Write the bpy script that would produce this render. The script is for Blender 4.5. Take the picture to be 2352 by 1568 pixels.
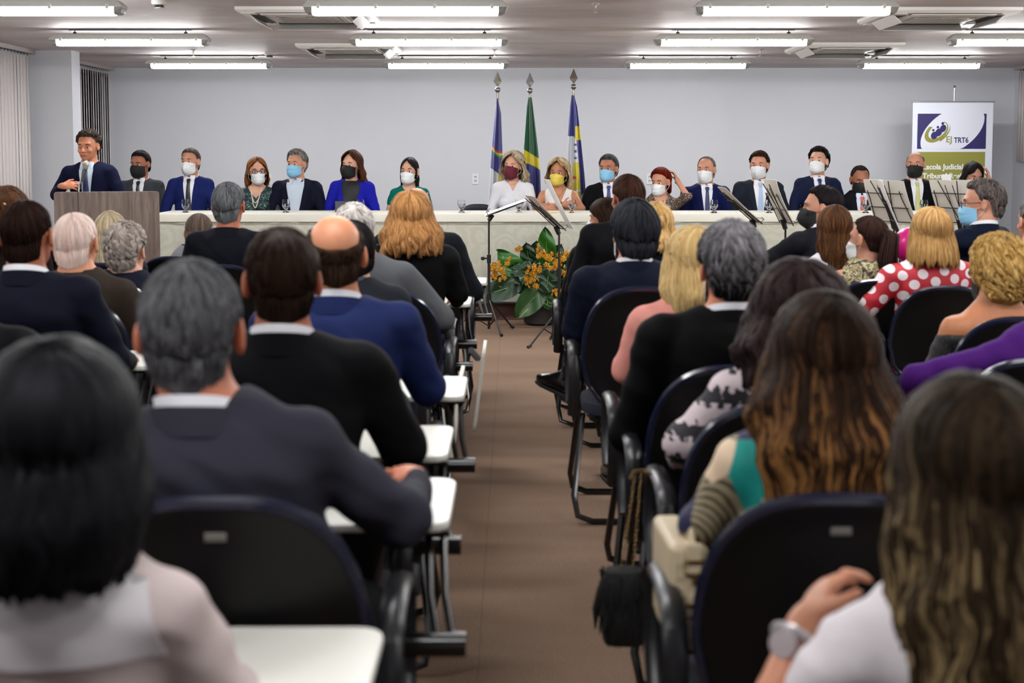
import bpy, bmesh, math, random
import numpy as np
from mathutils import Vector, Matrix, Euler
from mathutils.bvhtree import BVHTree

# ---------------------------------------------------------------- camera, world, exposure
for o in list(bpy.data.objects):
    bpy.data.objects.remove(o)
SC = bpy.context.scene
COL = SC.collection
F = 3200.0
TP = 0.08
PIT = math.atan(TP)
CZ = 1.5
HOR = 356.0
PY0 = HOR + F * TP
cam_d = bpy.data.cameras.new('camera')
cam = bpy.data.objects.new('camera', cam_d)
COL.objects.link(cam)
cam.location = (0, 0, CZ)
cam.rotation_euler = (math.pi / 2 - PIT, 0, 0)
cam_d.sensor_width = 36
cam_d.lens = F / 2352 * 36
cam_d.shift_y = -(784 - PY0) / 2352
cam_d.clip_start = 0.05
cam_d.dof.use_dof = True
cam_d.dof.focus_distance = 13.2
cam_d.dof.aperture_fstop = 3.5
SC.camera = cam
wd = bpy.data.worlds.new('world')
SC.world = wd
wd.use_nodes = True
wd.node_tree.nodes['Background'].inputs[0].default_value = (0.6, 0.66, 0.75, 1)
wd.node_tree.nodes['Background'].inputs[1].default_value = 0.15
SC.view_settings.view_transform = 'Standard'
SC.view_settings.look = 'None'
SC.view_settings.gamma = 1
SC.view_settings.use_curve_mapping = False
SC.view_settings.exposure = 0.0
TUBE_POWER = 58.0
try:
    SC.cycles.max_bounces = 6
    SC.cycles.transparent_max_bounces = 12
    SC.cycles.use_denoising = True
    SC.cycles.sample_clamp_indirect = 5
    SC.cycles.caustics_reflective = False
    SC.cycles.caustics_refractive = False
except Exception:
    pass
CP, SP = math.cos(PIT), math.sin(PIT)


def at(px, py, D):
    """world point on the plane y = D seen at a pixel"""
    ry = F * CP + (PY0 - py) * SP
    rz = -F * SP + (PY0 - py) * CP
    k = D / ry
    return Vector(((px - 1176) * k, D, CZ + rz * k))


def lin(c):
    if isinstance(c, str):
        c = [int(c[i:i + 2], 16) for i in (0, 2, 4)]
    return tuple(((v / 255) / 12.92 if v / 255 <= .04045 else ((v / 255 + .055) / 1.055) ** 2.4) for v in c) + (1,)


# ---------------------------------------------------------------- materials
MC = {}


def nmat(name):
    m = bpy.data.materials.new(name)
    m.use_nodes = True
    nt = m.node_tree
    return m, nt, nt.nodes['Principled BSDF'], (lambda t, **k: _nn(nt, t, **k)), nt.links.new


def _nn(nt, t, **k):
    n = nt.nodes.new(t)
    for a, b in k.items():
        if a.startswith('i_'):
            a2 = a[2:]
            n.inputs[int(a2) if a2.isdigit() else a2.replace('_', ' ')].default_value = b
        else:
            setattr(n, a, b)
    return n


def mat(col, rough=.5, metal=0, spec=.5, bump=0, bs=60, var=0, vs=8, sheen=0, emit=0, trans=0, sub=0, stretch=(1, 1, 1), coat=0):
    key = (str(col), rough, metal, spec, bump, bs, var, vs, sheen, emit, trans, sub, stretch, coat)
    if key in MC:
        return MC[key]
    m, nt, p, N, L = nmat('mat_' + str(len(MC)))
    c = lin(col)
    p.inputs['Base Color'].default_value = c
    p.inputs['Roughness'].default_value = rough
    p.inputs['Metallic'].default_value = metal
    p.inputs['Specular IOR Level'].default_value = spec
    if sheen:
        p.inputs['Sheen Weight'].default_value = sheen
        p.inputs['Sheen Roughness'].default_value = .5
    if coat:
        p.inputs['Coat Weight'].default_value = coat
        p.inputs['Coat Roughness'].default_value = .15
    if emit:
        p.inputs['Emission Color'].default_value = c
        p.inputs['Emission Strength'].default_value = emit
    if trans:
        p.inputs['Transmission Weight'].default_value = trans
    if sub:
        p.inputs['Subsurface Weight'].default_value = sub
        p.inputs['Subsurface Radius'].default_value = (.02, .008, .004)
        p.inputs['Subsurface Scale'].default_value = 1
    if bump or var:
        tc = N('ShaderNodeTexCoord')
        mp = N('ShaderNodeMapping')
        mp.inputs['Scale'].default_value = stretch
        L(tc.outputs['Object'], mp.inputs[0])
    if bump:
        n = N('ShaderNodeTexNoise', i_Scale=bs, i_Detail=4.0)
        L(mp.outputs[0], n.inputs['Vector'])
        b = N('ShaderNodeBump', i_Strength=bump, i_Distance=.01)
        L(n.outputs[0], b.inputs['Height'])
        L(b.outputs[0], p.inputs['Normal'])
    if var:
        n2 = N('ShaderNodeTexNoise', i_Scale=vs, i_Detail=5.0)
        L(mp.outputs[0], n2.inputs['Vector'])
        r = N('ShaderNodeMapRange')
        r.inputs[1].default_value = .3
        r.inputs[2].default_value = .7
        r.inputs[3].default_value = 1 - var
        r.inputs[4].default_value = 1 + var
        L(n2.outputs[0], r.inputs[0])
        mx = N('ShaderNodeMix', data_type='RGBA', blend_type='MULTIPLY')
        mx.inputs[0].default_value = 1
        mx.inputs[6].default_value = c
        L(r.outputs[0], mx.inputs[7])
        L(mx.outputs[2], p.inputs['Base Color'])
    MC[key] = m
    return m


def ramp(N, stops, interp='LINEAR'):
    r = N('ShaderNodeValToRGB')
    r.color_ramp.interpolation = interp
    e = r.color_ramp.elements
    while len(e) < len(stops):
        e.new(.5)
    for i, (p, c) in enumerate(stops):
        e[i].position = p
        e[i].color = lin(c) if not (isinstance(c, tuple) and len(c) == 4) else c
    return r


# ---------------------------------------------------------------- objects
def tag(o, label=None, cat=None, group=None, kind=None):
    if label: o['label'] = label
    if cat: o['category'] = cat
    if group: o['group'] = group
    if kind: o['kind'] = kind
    return o


def empty(name, loc=(0, 0, 0), rz=0):
    o = bpy.data.objects.new(name, None)
    o.empty_display_size = .1
    COL.objects.link(o)
    o.location = loc
    o.rotation_euler = (0, 0, rz)
    return o


def mkobj(name, me, parent=None, loc=None, rz=None):
    o = bpy.data.objects.new(name, me)
    COL.objects.link(o)
    if parent is not None: o.parent = parent
    if loc is not None: o.location = loc
    if rz is not None: o.rotation_euler = (0, 0, rz)
    return o


def mesh(name, V, Fc, mats, smooth=True, mi=None, attrs=None):
    me = bpy.data.meshes.new(name)
    V = np.asarray(V, dtype=np.float32).reshape(-1, 3)
    if isinstance(Fc, np.ndarray):
        nf, k = Fc.shape
        me.vertices.add(len(V))
        me.vertices.foreach_set('co', V.ravel())
        me.loops.add(nf * k)
        me.loops.foreach_set('vertex_index', Fc.astype(np.int32).ravel())
        me.polygons.add(nf)
        me.polygons.foreach_set('loop_start', np.arange(0, nf * k, k, dtype=np.int32))
        me.update(calc_edges=True)
    else:
        me.from_pydata(V.tolist(), [], Fc)
    for m in (mats if isinstance(mats, (list, tuple)) else [mats]):
        me.materials.append(m)
    n = len(me.polygons)
    if smooth:
        me.polygons.foreach_set('use_smooth', np.ones(n, dtype=bool))
    if mi is not None:
        me.polygons.foreach_set('material_index', np.asarray(mi, dtype=np.int32))
    if attrs:
        for k, a in attrs.items():
            a = np.asarray(a, dtype=np.float32)
            at_ = me.attributes.new(k, 'FLOAT' if a.ndim == 1 else 'FLOAT_VECTOR', 'POINT')
            at_.data.foreach_set('value' if a.ndim == 1 else 'vector', a.ravel())
    me.update()
    return me


class MB:
    """collects shapes into one mesh"""

    def __init__(s):
        s.v = []
        s.f = []
        s.m = []

    def add(s, V, Fc, mi=0):
        b = len(s.v)
        s.v += [tuple(p) for p in V]
        s.f += [tuple(i + b for i in f) for f in Fc]
        s.m += [mi] * len(Fc)
        return s

    def box(s, c, d, R=None, bev=0, mi=0):
        hx, hy, hz = d[0] / 2, d[1] / 2, d[2] / 2
        b = min(bev, hx * .49, hy * .49, hz * .49)
        V = []
        Fc = []
        if b <= 0:
            V = [(x, y, z) for x in (-hx, hx) for y in (-hy, hy) for z in (-hz, hz)]
            Fc = [(0, 1, 3, 2), (4, 6, 7, 5), (0, 4, 5, 1), (2, 3, 7, 6), (0, 2, 6, 4), (1, 5, 7, 3)]
        else:
            idx = {}
            for sx in (-1, 1):
                for sy in (-1, 1):
                    for sz in (-1, 1):
                        for ax in range(3):
                            p = [sx * (hx - b), sy * (hy - b), sz * (hz - b)]
                            p[ax] = (sx * hx, sy * hy, sz * hz)[ax]
                            idx[(sx, sy, sz, ax)] = len(V)
                            V.append(tuple(p))
            for ax in range(3):
                o = [a for a in range(3) if a != ax]
                for sg in (-1, 1):
                    q = []
                    for (a, bb) in ((-1, -1), (1, -1), (1, 1), (-1, 1)):
                        k = [0, 0, 0]
                        k[ax] = sg; k[o[0]] = a; k[o[1]] = bb
                        q.append(idx[(*k, ax)])
                    fl = (sg > 0) != (ax == 1)
                    Fc.append(tuple(q) if fl else tuple(reversed(q)))
            for ax in range(3):
                o = [a for a in range(3) if a != ax]
                for a in (-1, 1):
                    for bb in (-1, 1):
                        k0 = [0, 0, 0]; k1 = [0, 0, 0]
                        k0[ax] = -1; k1[ax] = 1
                        for k in (k0, k1):
                            k[o[0]] = a; k[o[1]] = bb
                        q = (idx[(*k0, o[0])], idx[(*k1, o[0])], idx[(*k1, o[1])], idx[(*k0, o[1])])
                        fl = (a * bb > 0) != (ax == 1)
                        Fc.append(tuple(reversed(q)) if fl else q)
            for sx in (-1, 1):
                for sy in (-1, 1):
                    for sz in (-1, 1):
                        q = tuple(idx[(sx, sy, sz, a)] for a in range(3))
                        Fc.append(q if sx * sy * sz > 0 else tuple(reversed(q)))
        if R is not None:
            V = [tuple(R @ Vector(p)) for p in V]
        V = [(p[0] + c[0], p[1] + c[1], p[2] + c[2]) for p in V]
        return s.add(V, Fc, mi)

    def tube(s, P, r, n=8, closed=False, mi=0, sec=None, caps=True, up=None):
        """sweep; r scalar or list; sec=(rx,ry) elliptical"""
        P = [Vector(p) for p in P]
        m = len(P)
        rs = r if isinstance(r, (list, tuple)) else [r] * m
        V = []
        prev = None
        for i in range(m):
            if closed:
                t = P[(i + 1) % m] - P[i - 1]
            else:
                t = P[min(i + 1, m - 1)] - P[max(i - 1, 0)]
            t.normalize()
            if prev is None:
                a = Vector(up) if up else (Vector((0, 0, 1)) if abs(t.z) < .9 else Vector((1, 0, 0)))
            else:
                a = prev
            a = (a - t * a.dot(t))
            if a.length < 1e-5: a = t.orthogonal()
            a.normalize()
            prev = a
            b = t.cross(a)
            for j in range(n):
                th = 2 * math.pi * j / n
                sx, sy = (1, 1) if sec is None else sec
                V.append(P[i] + a * (math.cos(th) * rs[i] * sx) + b * (math.sin(th) * rs[i] * sy))
        Fc = []
        for i in range(m if closed else m - 1):
            for j in range(n):
                i2 = (i + 1) % m
                Fc.append((i * n + j, i * n + (j + 1) % n, i2 * n + (j + 1) % n, i2 * n + j))
        if not closed and caps:
            Fc.append(tuple(range(n - 1, -1, -1)))
            Fc.append(tuple((m - 1) * n + j for j in range(n)))
        return s.add(V, Fc, mi)

    def lathe(s, prof, n=16, c=(0, 0, 0), mi=0, cap=True):
        V = []
        for (r, z) in prof:
            for j in range(n):
                a = 2 * math.pi * j / n
                V.append((c[0] + r * math.cos(a), c[1] + r * math.sin(a), c[2] + z))
        Fc = []
        for i in range(len(prof) - 1):
            for j in range(n):
                Fc.append((i * n + j, i * n + (j + 1) % n, (i + 1) * n + (j + 1) % n, (i + 1) * n + j))
        if cap:
            Fc.append(tuple(range(n - 1, -1, -1)))
            Fc.append(tuple((len(prof) - 1) * n + j for j in range(n)))
        return s.add(V, Fc, mi)

    def grid(s, P, mi=0, flip=False, thick=0, tdir=None):
        """P[i][j] grid of points"""
        nu, nv = len(P), len(P[0])
        V = [p for row in P for p in row]
        Fc = []
        for i in range(nu - 1):
            for j in range(nv - 1):
                q = (i * nv + j, (i + 1) * nv + j, (i + 1) * nv + j + 1, i * nv + j + 1)
                Fc.append(tuple(reversed(q)) if flip else q)
        if thick:
            off = Vector(tdir) * thick
            n0 = len(V)
            V = V + [Vector(p) + off for p in V]
            Fc2 = [tuple(reversed([i + n0 for i in f])) for f in Fc]
            bd = [j for j in range(nv)] + [i * nv + nv - 1 for i in range(1, nu)] + [(nu - 1) * nv + j for j in range(nv - 2, -1, -1)] + [i * nv for i in range(nu - 2, 0, -1)]
            for a, b in zip(bd, bd[1:] + bd[:1]):
                Fc2.append((a, b, b + n0, a + n0))
            Fc = Fc + Fc2
        return s.add(V, Fc, mi)

    def prism(s, pts, z0, z1, mi=0, M=None):
        n = len(pts)
        V = [(x, y, z0) for x, y in pts] + [(x, y, z1) for x, y in pts]
        Fc = [tuple(range(n - 1, -1, -1)), tuple(range(n, 2 * n))]
        Fc += [(i, (i + 1) % n, (i + 1) % n + n, i + n) for i in range(n)]
        if M is not None:
            V = [M @ Vector(p) for p in V]
        return s.add(V, Fc, mi)

    def me(s, name, mats, smooth=False):
        me = mesh(name, s.v, s.f, mats, smooth, mi=s.m)
        b = bmesh.new()
        b.from_mesh(me)
        bmesh.ops.recalc_face_normals(b, faces=b.faces)
        b.to_mesh(me)
        b.free()
        return me

    def build(s, name, mats, parent=None, smooth=False, loc=None, rz=None, bevel=0, **tg):
        o = mkobj(name, s.me(name, mats, smooth), parent, loc, rz)
        if bevel:
            b = o.modifiers.new('bevel', 'BEVEL')
            b.width = bevel
            b.segments = 2
            b.limit_method = 'ANGLE'
        if smooth and not bevel:
            bm_auto(o)
        if tg: tag(o, **tg)
        return o


def bm_auto(o, ang=40):
    me = o.data
    try:
        me.set_sharp_from_angle(angle=math.radians(ang))
    except Exception:
        pass


def dup(root, loc=None, rz=None, **tg):
    r = root.copy()
    COL.objects.link(r)
    if loc is not None: r.location = loc
    if rz is not None: r.rotation_euler = (0, 0, rz)
    for ch in root.children:
        c = ch.copy()
        COL.objects.link(c)
        c.parent = r
        for g in ch.children:
            d = g.copy()
            COL.objects.link(d)
            d.parent = c
    tag(r, **tg)
    return r


def rrect(w, h, r, n=4):
    pts = []
    for cx, cy, a0 in ((w / 2 - r, h / 2 - r, 0), (-w / 2 + r, h / 2 - r, 90), (-w / 2 + r, -h / 2 + r, 180), (w / 2 - r, -h / 2 + r, 270)):
        for i in range(n + 1):
            a = math.radians(a0 + 90 * i / n)
            pts.append((cx + r * math.cos(a), cy + r * math.sin(a)))
    return pts


def vnoise(P, seed=0):
    P = np.asarray(P, dtype=np.float64)
    I = np.floor(P).astype(np.int64)
    f = P - I
    f = f * f * (3 - 2 * f)
    out = np.zeros(len(P))
    for dx in (0, 1):
        for dy in (0, 1):
            for dz in (0, 1):
                h = ((I[:, 0] + dx) * 374761393 + (I[:, 1] + dy) * 668265263 + (I[:, 2] + dz) * 2147483647 + seed * 1274126177) & 0xffffffff
                h = ((h ^ (h >> 13)) * 1274126177) & 0xffffffff
                h = (h ^ (h >> 16)) / 4294967295.0
                w = (f[:, 0] if dx else 1 - f[:, 0]) * (f[:, 1] if dy else 1 - f[:, 1]) * (f[:, 2] if dz else 1 - f[:, 2])
                out += h * w
    return out * 2 - 1


def text_mesh(s, size, matl, loc, rot, parent, name, bold=0.0, ext=.001, align='CENTER', sx=1.0):
    cu = bpy.data.curves.new('txt', 'FONT')
    cu.body = s
    cu.size = size
    cu.align_x = align
    cu.align_y = 'CENTER'
    cu.offset = bold
    cu.extrude = ext
    to = bpy.data.objects.new('txt', cu)
    COL.objects.link(to)
    bpy.context.view_layer.update()
    me = bpy.data.meshes.new_from_object(to.evaluated_get(bpy.context.evaluated_depsgraph_get()))
    bpy.data.objects.remove(to)
    me.materials.clear()
    me.materials.append(matl)
    o = mkobj(name, me, parent)
    o.location = loc
    o.rotation_euler = rot
    o.scale = (sx, 1, 1)
    return o

# ================================================================ the room
DW = 16.8
CEIL = CZ + 1.04
XL, XR = -4.825, 6.02
YB = -3.0
TF = 12.6          # table front
DZ = 0.17          # dais height
WALLC = (205, 208, 214)


def wall_mat():
    return mat(WALLC, rough=.55, spec=.35, bump=.05, bs=90, var=.015, vs=1.2)


def slab(name, a, b, m, kind='structure', bevel=0, parent=None, **tg):
    c = [(a[i] + b[i]) / 2 for i in range(3)]
    d = [abs(b[i] - a[i]) for i in range(3)]
    B = MB().box((0, 0, 0), d, bev=bevel)
    o = B.build(name, m, parent, loc=c)
    return tag(o, kind=kind, **tg)


# carpet
m, nt, p, N, L = nmat('carpet')
tc = N('ShaderNodeTexCoord')
n1 = N('ShaderNodeTexNoise', i_Scale=260.0, i_Detail=3.0)
n2 = N('ShaderNodeTexNoise', i_Scale=1.1, i_Detail=4.0)
mp = N('ShaderNodeMapping')
mp.inputs['Scale'].default_value = (.25, 1.6, 1)
wv = N('ShaderNodeTexWave', wave_type='BANDS', bands_direction='X', i_Scale=70.0, i_Distortion=1.0)
L(tc.outputs['Object'], n1.inputs['Vector'])
L(tc.outputs['Object'], mp.inputs[0])
L(mp.outputs[0], n2.inputs['Vector'])
L(tc.outputs['Object'], wv.inputs['Vector'])
r = ramp(N, [(.3, (92, 74, 62)), (.5, (122, 100, 84)), (.7, (154, 130, 112))])
L(n1.outputs[0], r.inputs[0])
mx = N('ShaderNodeMix', data_type='RGBA', blend_type='MULTIPLY')
mx.inputs[0].default_value = 1
mr = N('ShaderNodeMapRange')
mr.inputs[1].default_value = .35; mr.inputs[2].default_value = .65; mr.inputs[3].default_value = .86; mr.inputs[4].default_value = 1.12
L(n2.outputs[0], mr.inputs[0])
L(r.outputs[0], mx.inputs[6])
L(mr.outputs[0], mx.inputs[7])
L(mx.outputs[2], p.inputs['Base Color'])
p.inputs['Roughness'].default_value = .95
p.inputs['Specular IOR Level'].default_value = .1
bp = N('ShaderNodeBump', i_Strength=.5, i_Distance=.004)
L(n1.outputs[0], bp.inputs['Height'])
L(bp.outputs[0], p.inputs['Normal'])
CARPET = m
slab('floor', (XL - .2, YB, -.1), (XR + .2, DW + .2, 0), CARPET)
# seams between the carpet rolls
sm = mat((104, 80, 66), rough=1, spec=.05)
for i, x in enumerate((-2.2, -.1, 1.9, 3.9)):
    slab('trim_%d' % (i + 1), (x, YB, 0), (x + .002, TF + .05, .0008), sm)

# ceiling: glossy paint picks up the tubes
m, nt, p, N, L = nmat('ceiling')
tc = N('ShaderNodeTexCoord')
mp = N('ShaderNodeMapping')
mp.inputs['Scale'].default_value = (.7, 1.8, 1)
n1 = N('ShaderNodeTexNoise', i_Scale=.9, i_Detail=7.0, i_Roughness=.62, i_Distortion=.6)
L(tc.outputs['Object'], mp.inputs[0])
L(mp.outputs[0], n1.inputs['Vector'])
r = ramp(N, [(.35, (186, 180, 182)), (.65, (220, 214, 214))])
L(n1.outputs[0], r.inputs[0])
L(r.outputs[0], p.inputs['Base Color'])
mr = N('ShaderNodeMapRange')
mr.inputs[1].default_value = .35; mr.inputs[2].default_value = .65; mr.inputs[3].default_value = .5; mr.inputs[4].default_value = .74
L(n1.outputs[0], mr.inputs[0])
L(mr.outputs[0], p.inputs['Roughness'])
p.inputs['Specular IOR Level'].default_value = .12
CEILM = m
slab('ceiling', (XL - .2, YB, CEIL), (XR + .2, DW + .2, CEIL + .1), CEILM)
slab('wall_front', (XL - .2, DW, 0), (XR + .2, DW + .15, CEIL), wall_mat())
slab('wall_left', (XL - .15, YB, 0), (XL, DW, CEIL), wall_mat())
slab('wall_right', (XR, YB, 0), (XR + .15, DW, CEIL), wall_mat())
slab('wall_back', (XL - .2, YB - .15, 0), (XR + .2, YB, CEIL), wall_mat())
slab('trim_5', (XL, 14.0, 0), (XL + .435, 14.27, CEIL), wall_mat())      # the column on the left
slab('baseboard_front', (XL, DW - .015, DZ), (XR, DW, DZ + .07), mat((190, 190, 192), .4))
# dais
DAISM = mat((92, 66, 58), rough=.75, spec=.2, bump=.2, bs=200, var=.12, vs=30)
slab('trim_6', (-4.3, TF + .03, 0), (XR, DW, DZ - .02), DAISM)
slab('trim_7', (-4.32, TF - .02, DZ - .02), (XR, DW, DZ), mat((26, 24, 25), .5), bevel=.006)
slab('trim_8', (-4.3, TF + .1, DZ), (XR, DW, DZ + .002), CARPET)

# ---- ceiling tubes
GREYP = mat((205, 207, 200), rough=.4)
CLIPM = mat((215, 214, 208), rough=.4)
TUBE = mat((255, 255, 255), emit=TUBE_POWER)
RODM = mat((70, 70, 72), .4, metal=.6)
ENDM = mat((205, 205, 200), rough=.2, trans=.55)


def make_lamp():
    t = empty('ceiling_lamp')
    Lh = .66
    # grey housing: tapering trough, mitred ends
    def ring(z, hx, hy):
        return [(hx, hy, z), (-hx, hy, z), (-hx, -hy, z), (hx, -hy, z)]
    V = ring(0, Lh - .05, .045) + ring(-.012, Lh - .03, .055) + ring(-.042, Lh, .066) + ring(-.050, Lh, .066)
    Fc = [(3, 2, 1, 0), (12, 13, 14, 15)]
    for k in range(3):
        for j in range(4):
            Fc.append((k * 4 + j, k * 4 + (j + 1) % 4, k * 4 + 4 + (j + 1) % 4, k * 4 + 4 + j))
    MB().add(V, Fc).build('housing', GREYP, t, bevel=.004)
    V = ring(-.052, Lh - .06, .062) + ring(-.080, Lh - .062, .058) + ring(-.097, Lh - .066, .040)
    Fc = [(3, 2, 1, 0), (8, 9, 10, 11)]
    for k in range(2):
        for j in range(4):
            Fc.append((k * 4 + j, k * 4 + (j + 1) % 4, k * 4 + 4 + (j + 1) % 4, k * 4 + 4 + j))
    MB().add(V, Fc).build('tube_light', TUBE, t)
    for s in (-1, 1):
        a, b = s * (Lh - .004), s * (Lh - .060)
        V = [(a, .06, -.050), (a, -.06, -.050), (a - s * .012, .048, -.085), (a - s * .012, -.048, -.085), (a - s * .03, .036, -.097), (a - s * .03, -.036, -.097),
             (b, .062, -.050), (b, -.062, -.050), (b, .058, -.085), (b, -.058, -.085), (b, .040, -.097), (b, -.040, -.097)]
        Fc = [(0, 1, 3, 2), (2, 3, 5, 4), (6, 8, 9, 7), (8, 10, 11, 9), (0, 2, 8, 6), (2, 4, 10, 8), (1, 7, 9, 3), (3, 9, 11, 5), (4, 5, 11, 10), (0, 6, 7, 1)]
        MB().add(V, Fc).build('end_cap', ENDM, t)
    for x in (-.56, -.19, .19, .56):
        b = MB()
        b.box((x, -.069, -.045), (.022, .006, .034), bev=.002)
        b.box((x, -.062, -.066), (.018, .012, .006))
        b.build('clip', CLIPM, t)
    for x in (-.46, .46):
        b = MB()
        b.lathe([(.004, 0), (.004, .035)], 8, (x, 0, 0))
        b.lathe([(.016, 0), (.016, .01), (.008, .018)], 10, (x, 0, 0))
        b.build('hanger', RODM, t)
    MB().box((0, 0, .032), (1.02, .012, .006)).build('rail', RODM, t)
    return t


lamp0 = make_lamp()
rowD = [14.7, 11.67, 9.13, 6.5, 3.9, 1.3]
colX = [-3.165, -.688, 1.835, 4.275]
ROWN = ['nearest the front wall', 'second from the front wall', 'third from the front wall', 'above the middle of the audience', 'above the camera side of the audience', 'over the photographer', 'at the back of the room']
COLN = ['leftmost', 'left of centre', 'right of centre', 'rightmost']
first = True
for i, D in enumerate(rowD):
    for j, X in enumerate(colX):
        o = lamp0 if first else dup(lamp0)
        first = False
        o.location = (X, D, CEIL - .04)
        tag(o, 'fluorescent ceiling lamp, %s in the row %s' % (COLN[j], ROWN[i]), 'lamp', 'fluorescent lamps on the ceiling')

# ---- air conditioning cassettes
ACM = mat((214, 211, 206), rough=.4)
DARK = mat((42, 40, 40), rough=.6)


def make_ac():
    t = empty('ceiling_air_conditioner')
    h = .47
    b = MB()
    def fr(z, a): return [(a, a, z), (-a, a, z), (-a, -a, z), (a, -a, z)]
    V = fr(0, h) + fr(-.022, h) + fr(-.04, h - .02) + fr(-.04, .25)
    Fc = []
    for k in range(3):
        for j in range(4):
            Fc.append((k * 4 + j, k * 4 + (j + 1) % 4, k * 4 + 4 + (j + 1) % 4, k * 4 + 4 + j))
    b.add(V, Fc)
    b.build('frame_panel', ACM, t)
    g = MB().box((0, 0, -.038), (.54, .54, .02), bev=.004)
    g.build('grille_panel', ACM, t)
    s = MB()
    for k in range(34):
        s.box((-.215 + k * .013, 0, -.051), (.005, .40, .007))
    tag(s.build('grille', ACM, t), kind='stuff')
    MB().box((0, 0, -.0485), (.45, .42, .002)).build('filter', DARK, t)
    for k in range(4):
        R = Matrix.Rotation(k * math.pi / 2, 3, 'Z')
        q = MB()
        q.box(R @ Vector((0, -.345, -.0415)), (.58, .075, .004) if k % 2 == 0 else (.075, .58, .004))
        q.build('air_outlet', DARK, t)
        q = MB()
        R2 = R @ Matrix.Rotation(math.radians(-42 if k else -4), 3, 'X')
        q.box(R @ Vector((0, -.37 if k else -.40, -.066 if k else -.05)), (.60, .085 if k else .05, .008), R=R2, bev=.003)
        q.build('louver', ACM, t)
        q = MB()
        q.box(R @ Vector((.385, -.385, -.043)), (.1, .1, .006), bev=.002)
        q.build('corner_cover', ACM, t)
    return t


ac0 = make_ac()
acs = [(715, 48, 10.36, 'square ceiling air conditioner with open louvers behind the left lamps, nearer one'), (806, 118, 13.6, 'square ceiling air conditioner on the left, smaller one nearer the front wall'),
       (2150, 52, 10.4, 'square ceiling air conditioner at the upper right, nearer one'), (1937, 118, 13.5, 'square ceiling air conditioner on the right, smaller one nearer the front wall')]
for i, (px, py, D, lb) in enumerate(acs):
    o = ac0 if i == 0 else dup(ac0)
    o.location = (at(px, 80, D).x, D, CEIL)
    o.rotation_euler = (0, 0, 0)
    tag(o, lb, 'air conditioner', 'ceiling air conditioners')

# ---- smoke detectors, sprinklers
WHP = mat((225, 225, 222), rough=.4)


def detector(px, D, lb):
    t = empty('smoke_detector', (at(px, 30, D).x, D, CEIL))
    MB().lathe([(.05, 0), (.052, -.02), (.045, -.03), (.03, -.034)], 20).build('base', WHP, t, smooth=True)
    b = MB()
    for k in range(6):
        a = k * math.pi / 3
        b.box((.024 * math.cos(a), .024 * math.sin(a), -.043), (.012, .012, .02))
    b.lathe([(.02, -.034), (.02, -.05)], 12)
    b.build('chamber', DARK, t)
    MB().lathe([(.03, -.05), (.03, -.056), (.018, -.06)], 20).build('cap', WHP, t, smooth=True)
    tag(t, lb, 'smoke detector', 'smoke detectors')


detector(366, 9.5, 'white round smoke detector on the ceiling right of the upper left lamp')
detector(618, 14.25, 'white round smoke detector above the left end of the smallest left lamp row')
detector(1992, 14.1, 'white round smoke detector above the lamp before the banner')


def sprinkler(px, D, lb):
    t = empty('sprinkler', (at(px, 60, D).x, D, CEIL))
    MB().lathe([(.035, 0), (.035, -.004), (.015, -.012)], 16).build('escutcheon', mat((200, 200, 202), .25, metal=.9), t, smooth=True)
    b = MB()
    b.tube([(0, 0, -.01), (0, 0, -.03)], .008)
    b.tube([(0, 0, -.03), (.012, 0, -.045), (0, 0, -.062)], .003, 6)
    b.tube([(0, 0, -.03), (-.012, 0, -.045), (0, 0, -.062)], .003, 6)
    b.lathe([(.014, -.062), (.014, -.065)], 10)
    b.build('head', mat((190, 175, 160), .3, metal=.9), t)
    tag(t, lb, 'sprinkler', 'ceiling sprinklers')


sprinkler(1368, 9.7, 'small sprinkler head on the ceiling between the two middle lamps')
sprinkler(1748, 13.9, 'small sprinkler head on the ceiling right of the short middle lamp')
sprinkler(443, 13.9, 'small sprinkler head above the shortest left lamp')
sprinkler(1136, 13.9, 'small sprinkler head above the flags')

# ---- vertical blinds
BL_L = mat((212, 206, 204), rough=.8, bump=.08, bs=300, stretch=(1, 1, .05))
BL_D = mat((74, 58, 56), rough=.85)


def blind(name_lab, x, y0, y1, z0, z1, ang, step=.088, w=.089, side=1, two=False):
    t = empty('vertical_blind', (x, (y0 + y1) / 2, z1))
    ym = (y0 + y1) / 2
    MB().box((0, 0, -.02), (.06, y1 - y0, .045), bev=.004).build('head_rail', mat((168, 160, 158), .5), t)
    n = int((y1 - y0 - .04) / step)
    me1 = None
    for k in range(n):
        y = y0 + .05 + k * step - ym
        if me1 is None:
            b = MB()
            P = []
            for i in range(5):
                u = -1 + i / 2
                P.append([(.006 * (1 - u * u), u * w / 2, -.07), (.006 * (1 - u * u), u * w / 2, -(z1 - z0))])
            b.grid(P, thick=.0012, tdir=(1, 0, 0))
            me1 = b.me('slat', BL_L, True)
            b2 = MB()
            b2.box((0, 0, -.05), (.004, .014, .03))
            me2 = b2.me('hook', DARK)
        o = mkobj('slat', me1, t, (0, y, 0), math.radians(ang + random.uniform(-7, 7) * (.3 if ang < 10 else 1)))
        mkobj('hook', me2, o)
    tag(t, name_lab, 'blind')
    return t


random.seed(4)
blind('pale closed vertical blind at the left edge, left of the white column', XL + .06, 10.6, 13.97, .02, CEIL - .0, 3, w=.1)
blind('half open vertical blind with dark gaps behind the standing speaker', XL + .06, 14.32, 16.72, .2, CEIL - .0, 14, w=.062)
blind('short vertical blind at the right edge over the right window', XR - .06, 13.5, 16.6, CZ - .08, CEIL - .0, 14, w=.075)
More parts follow.
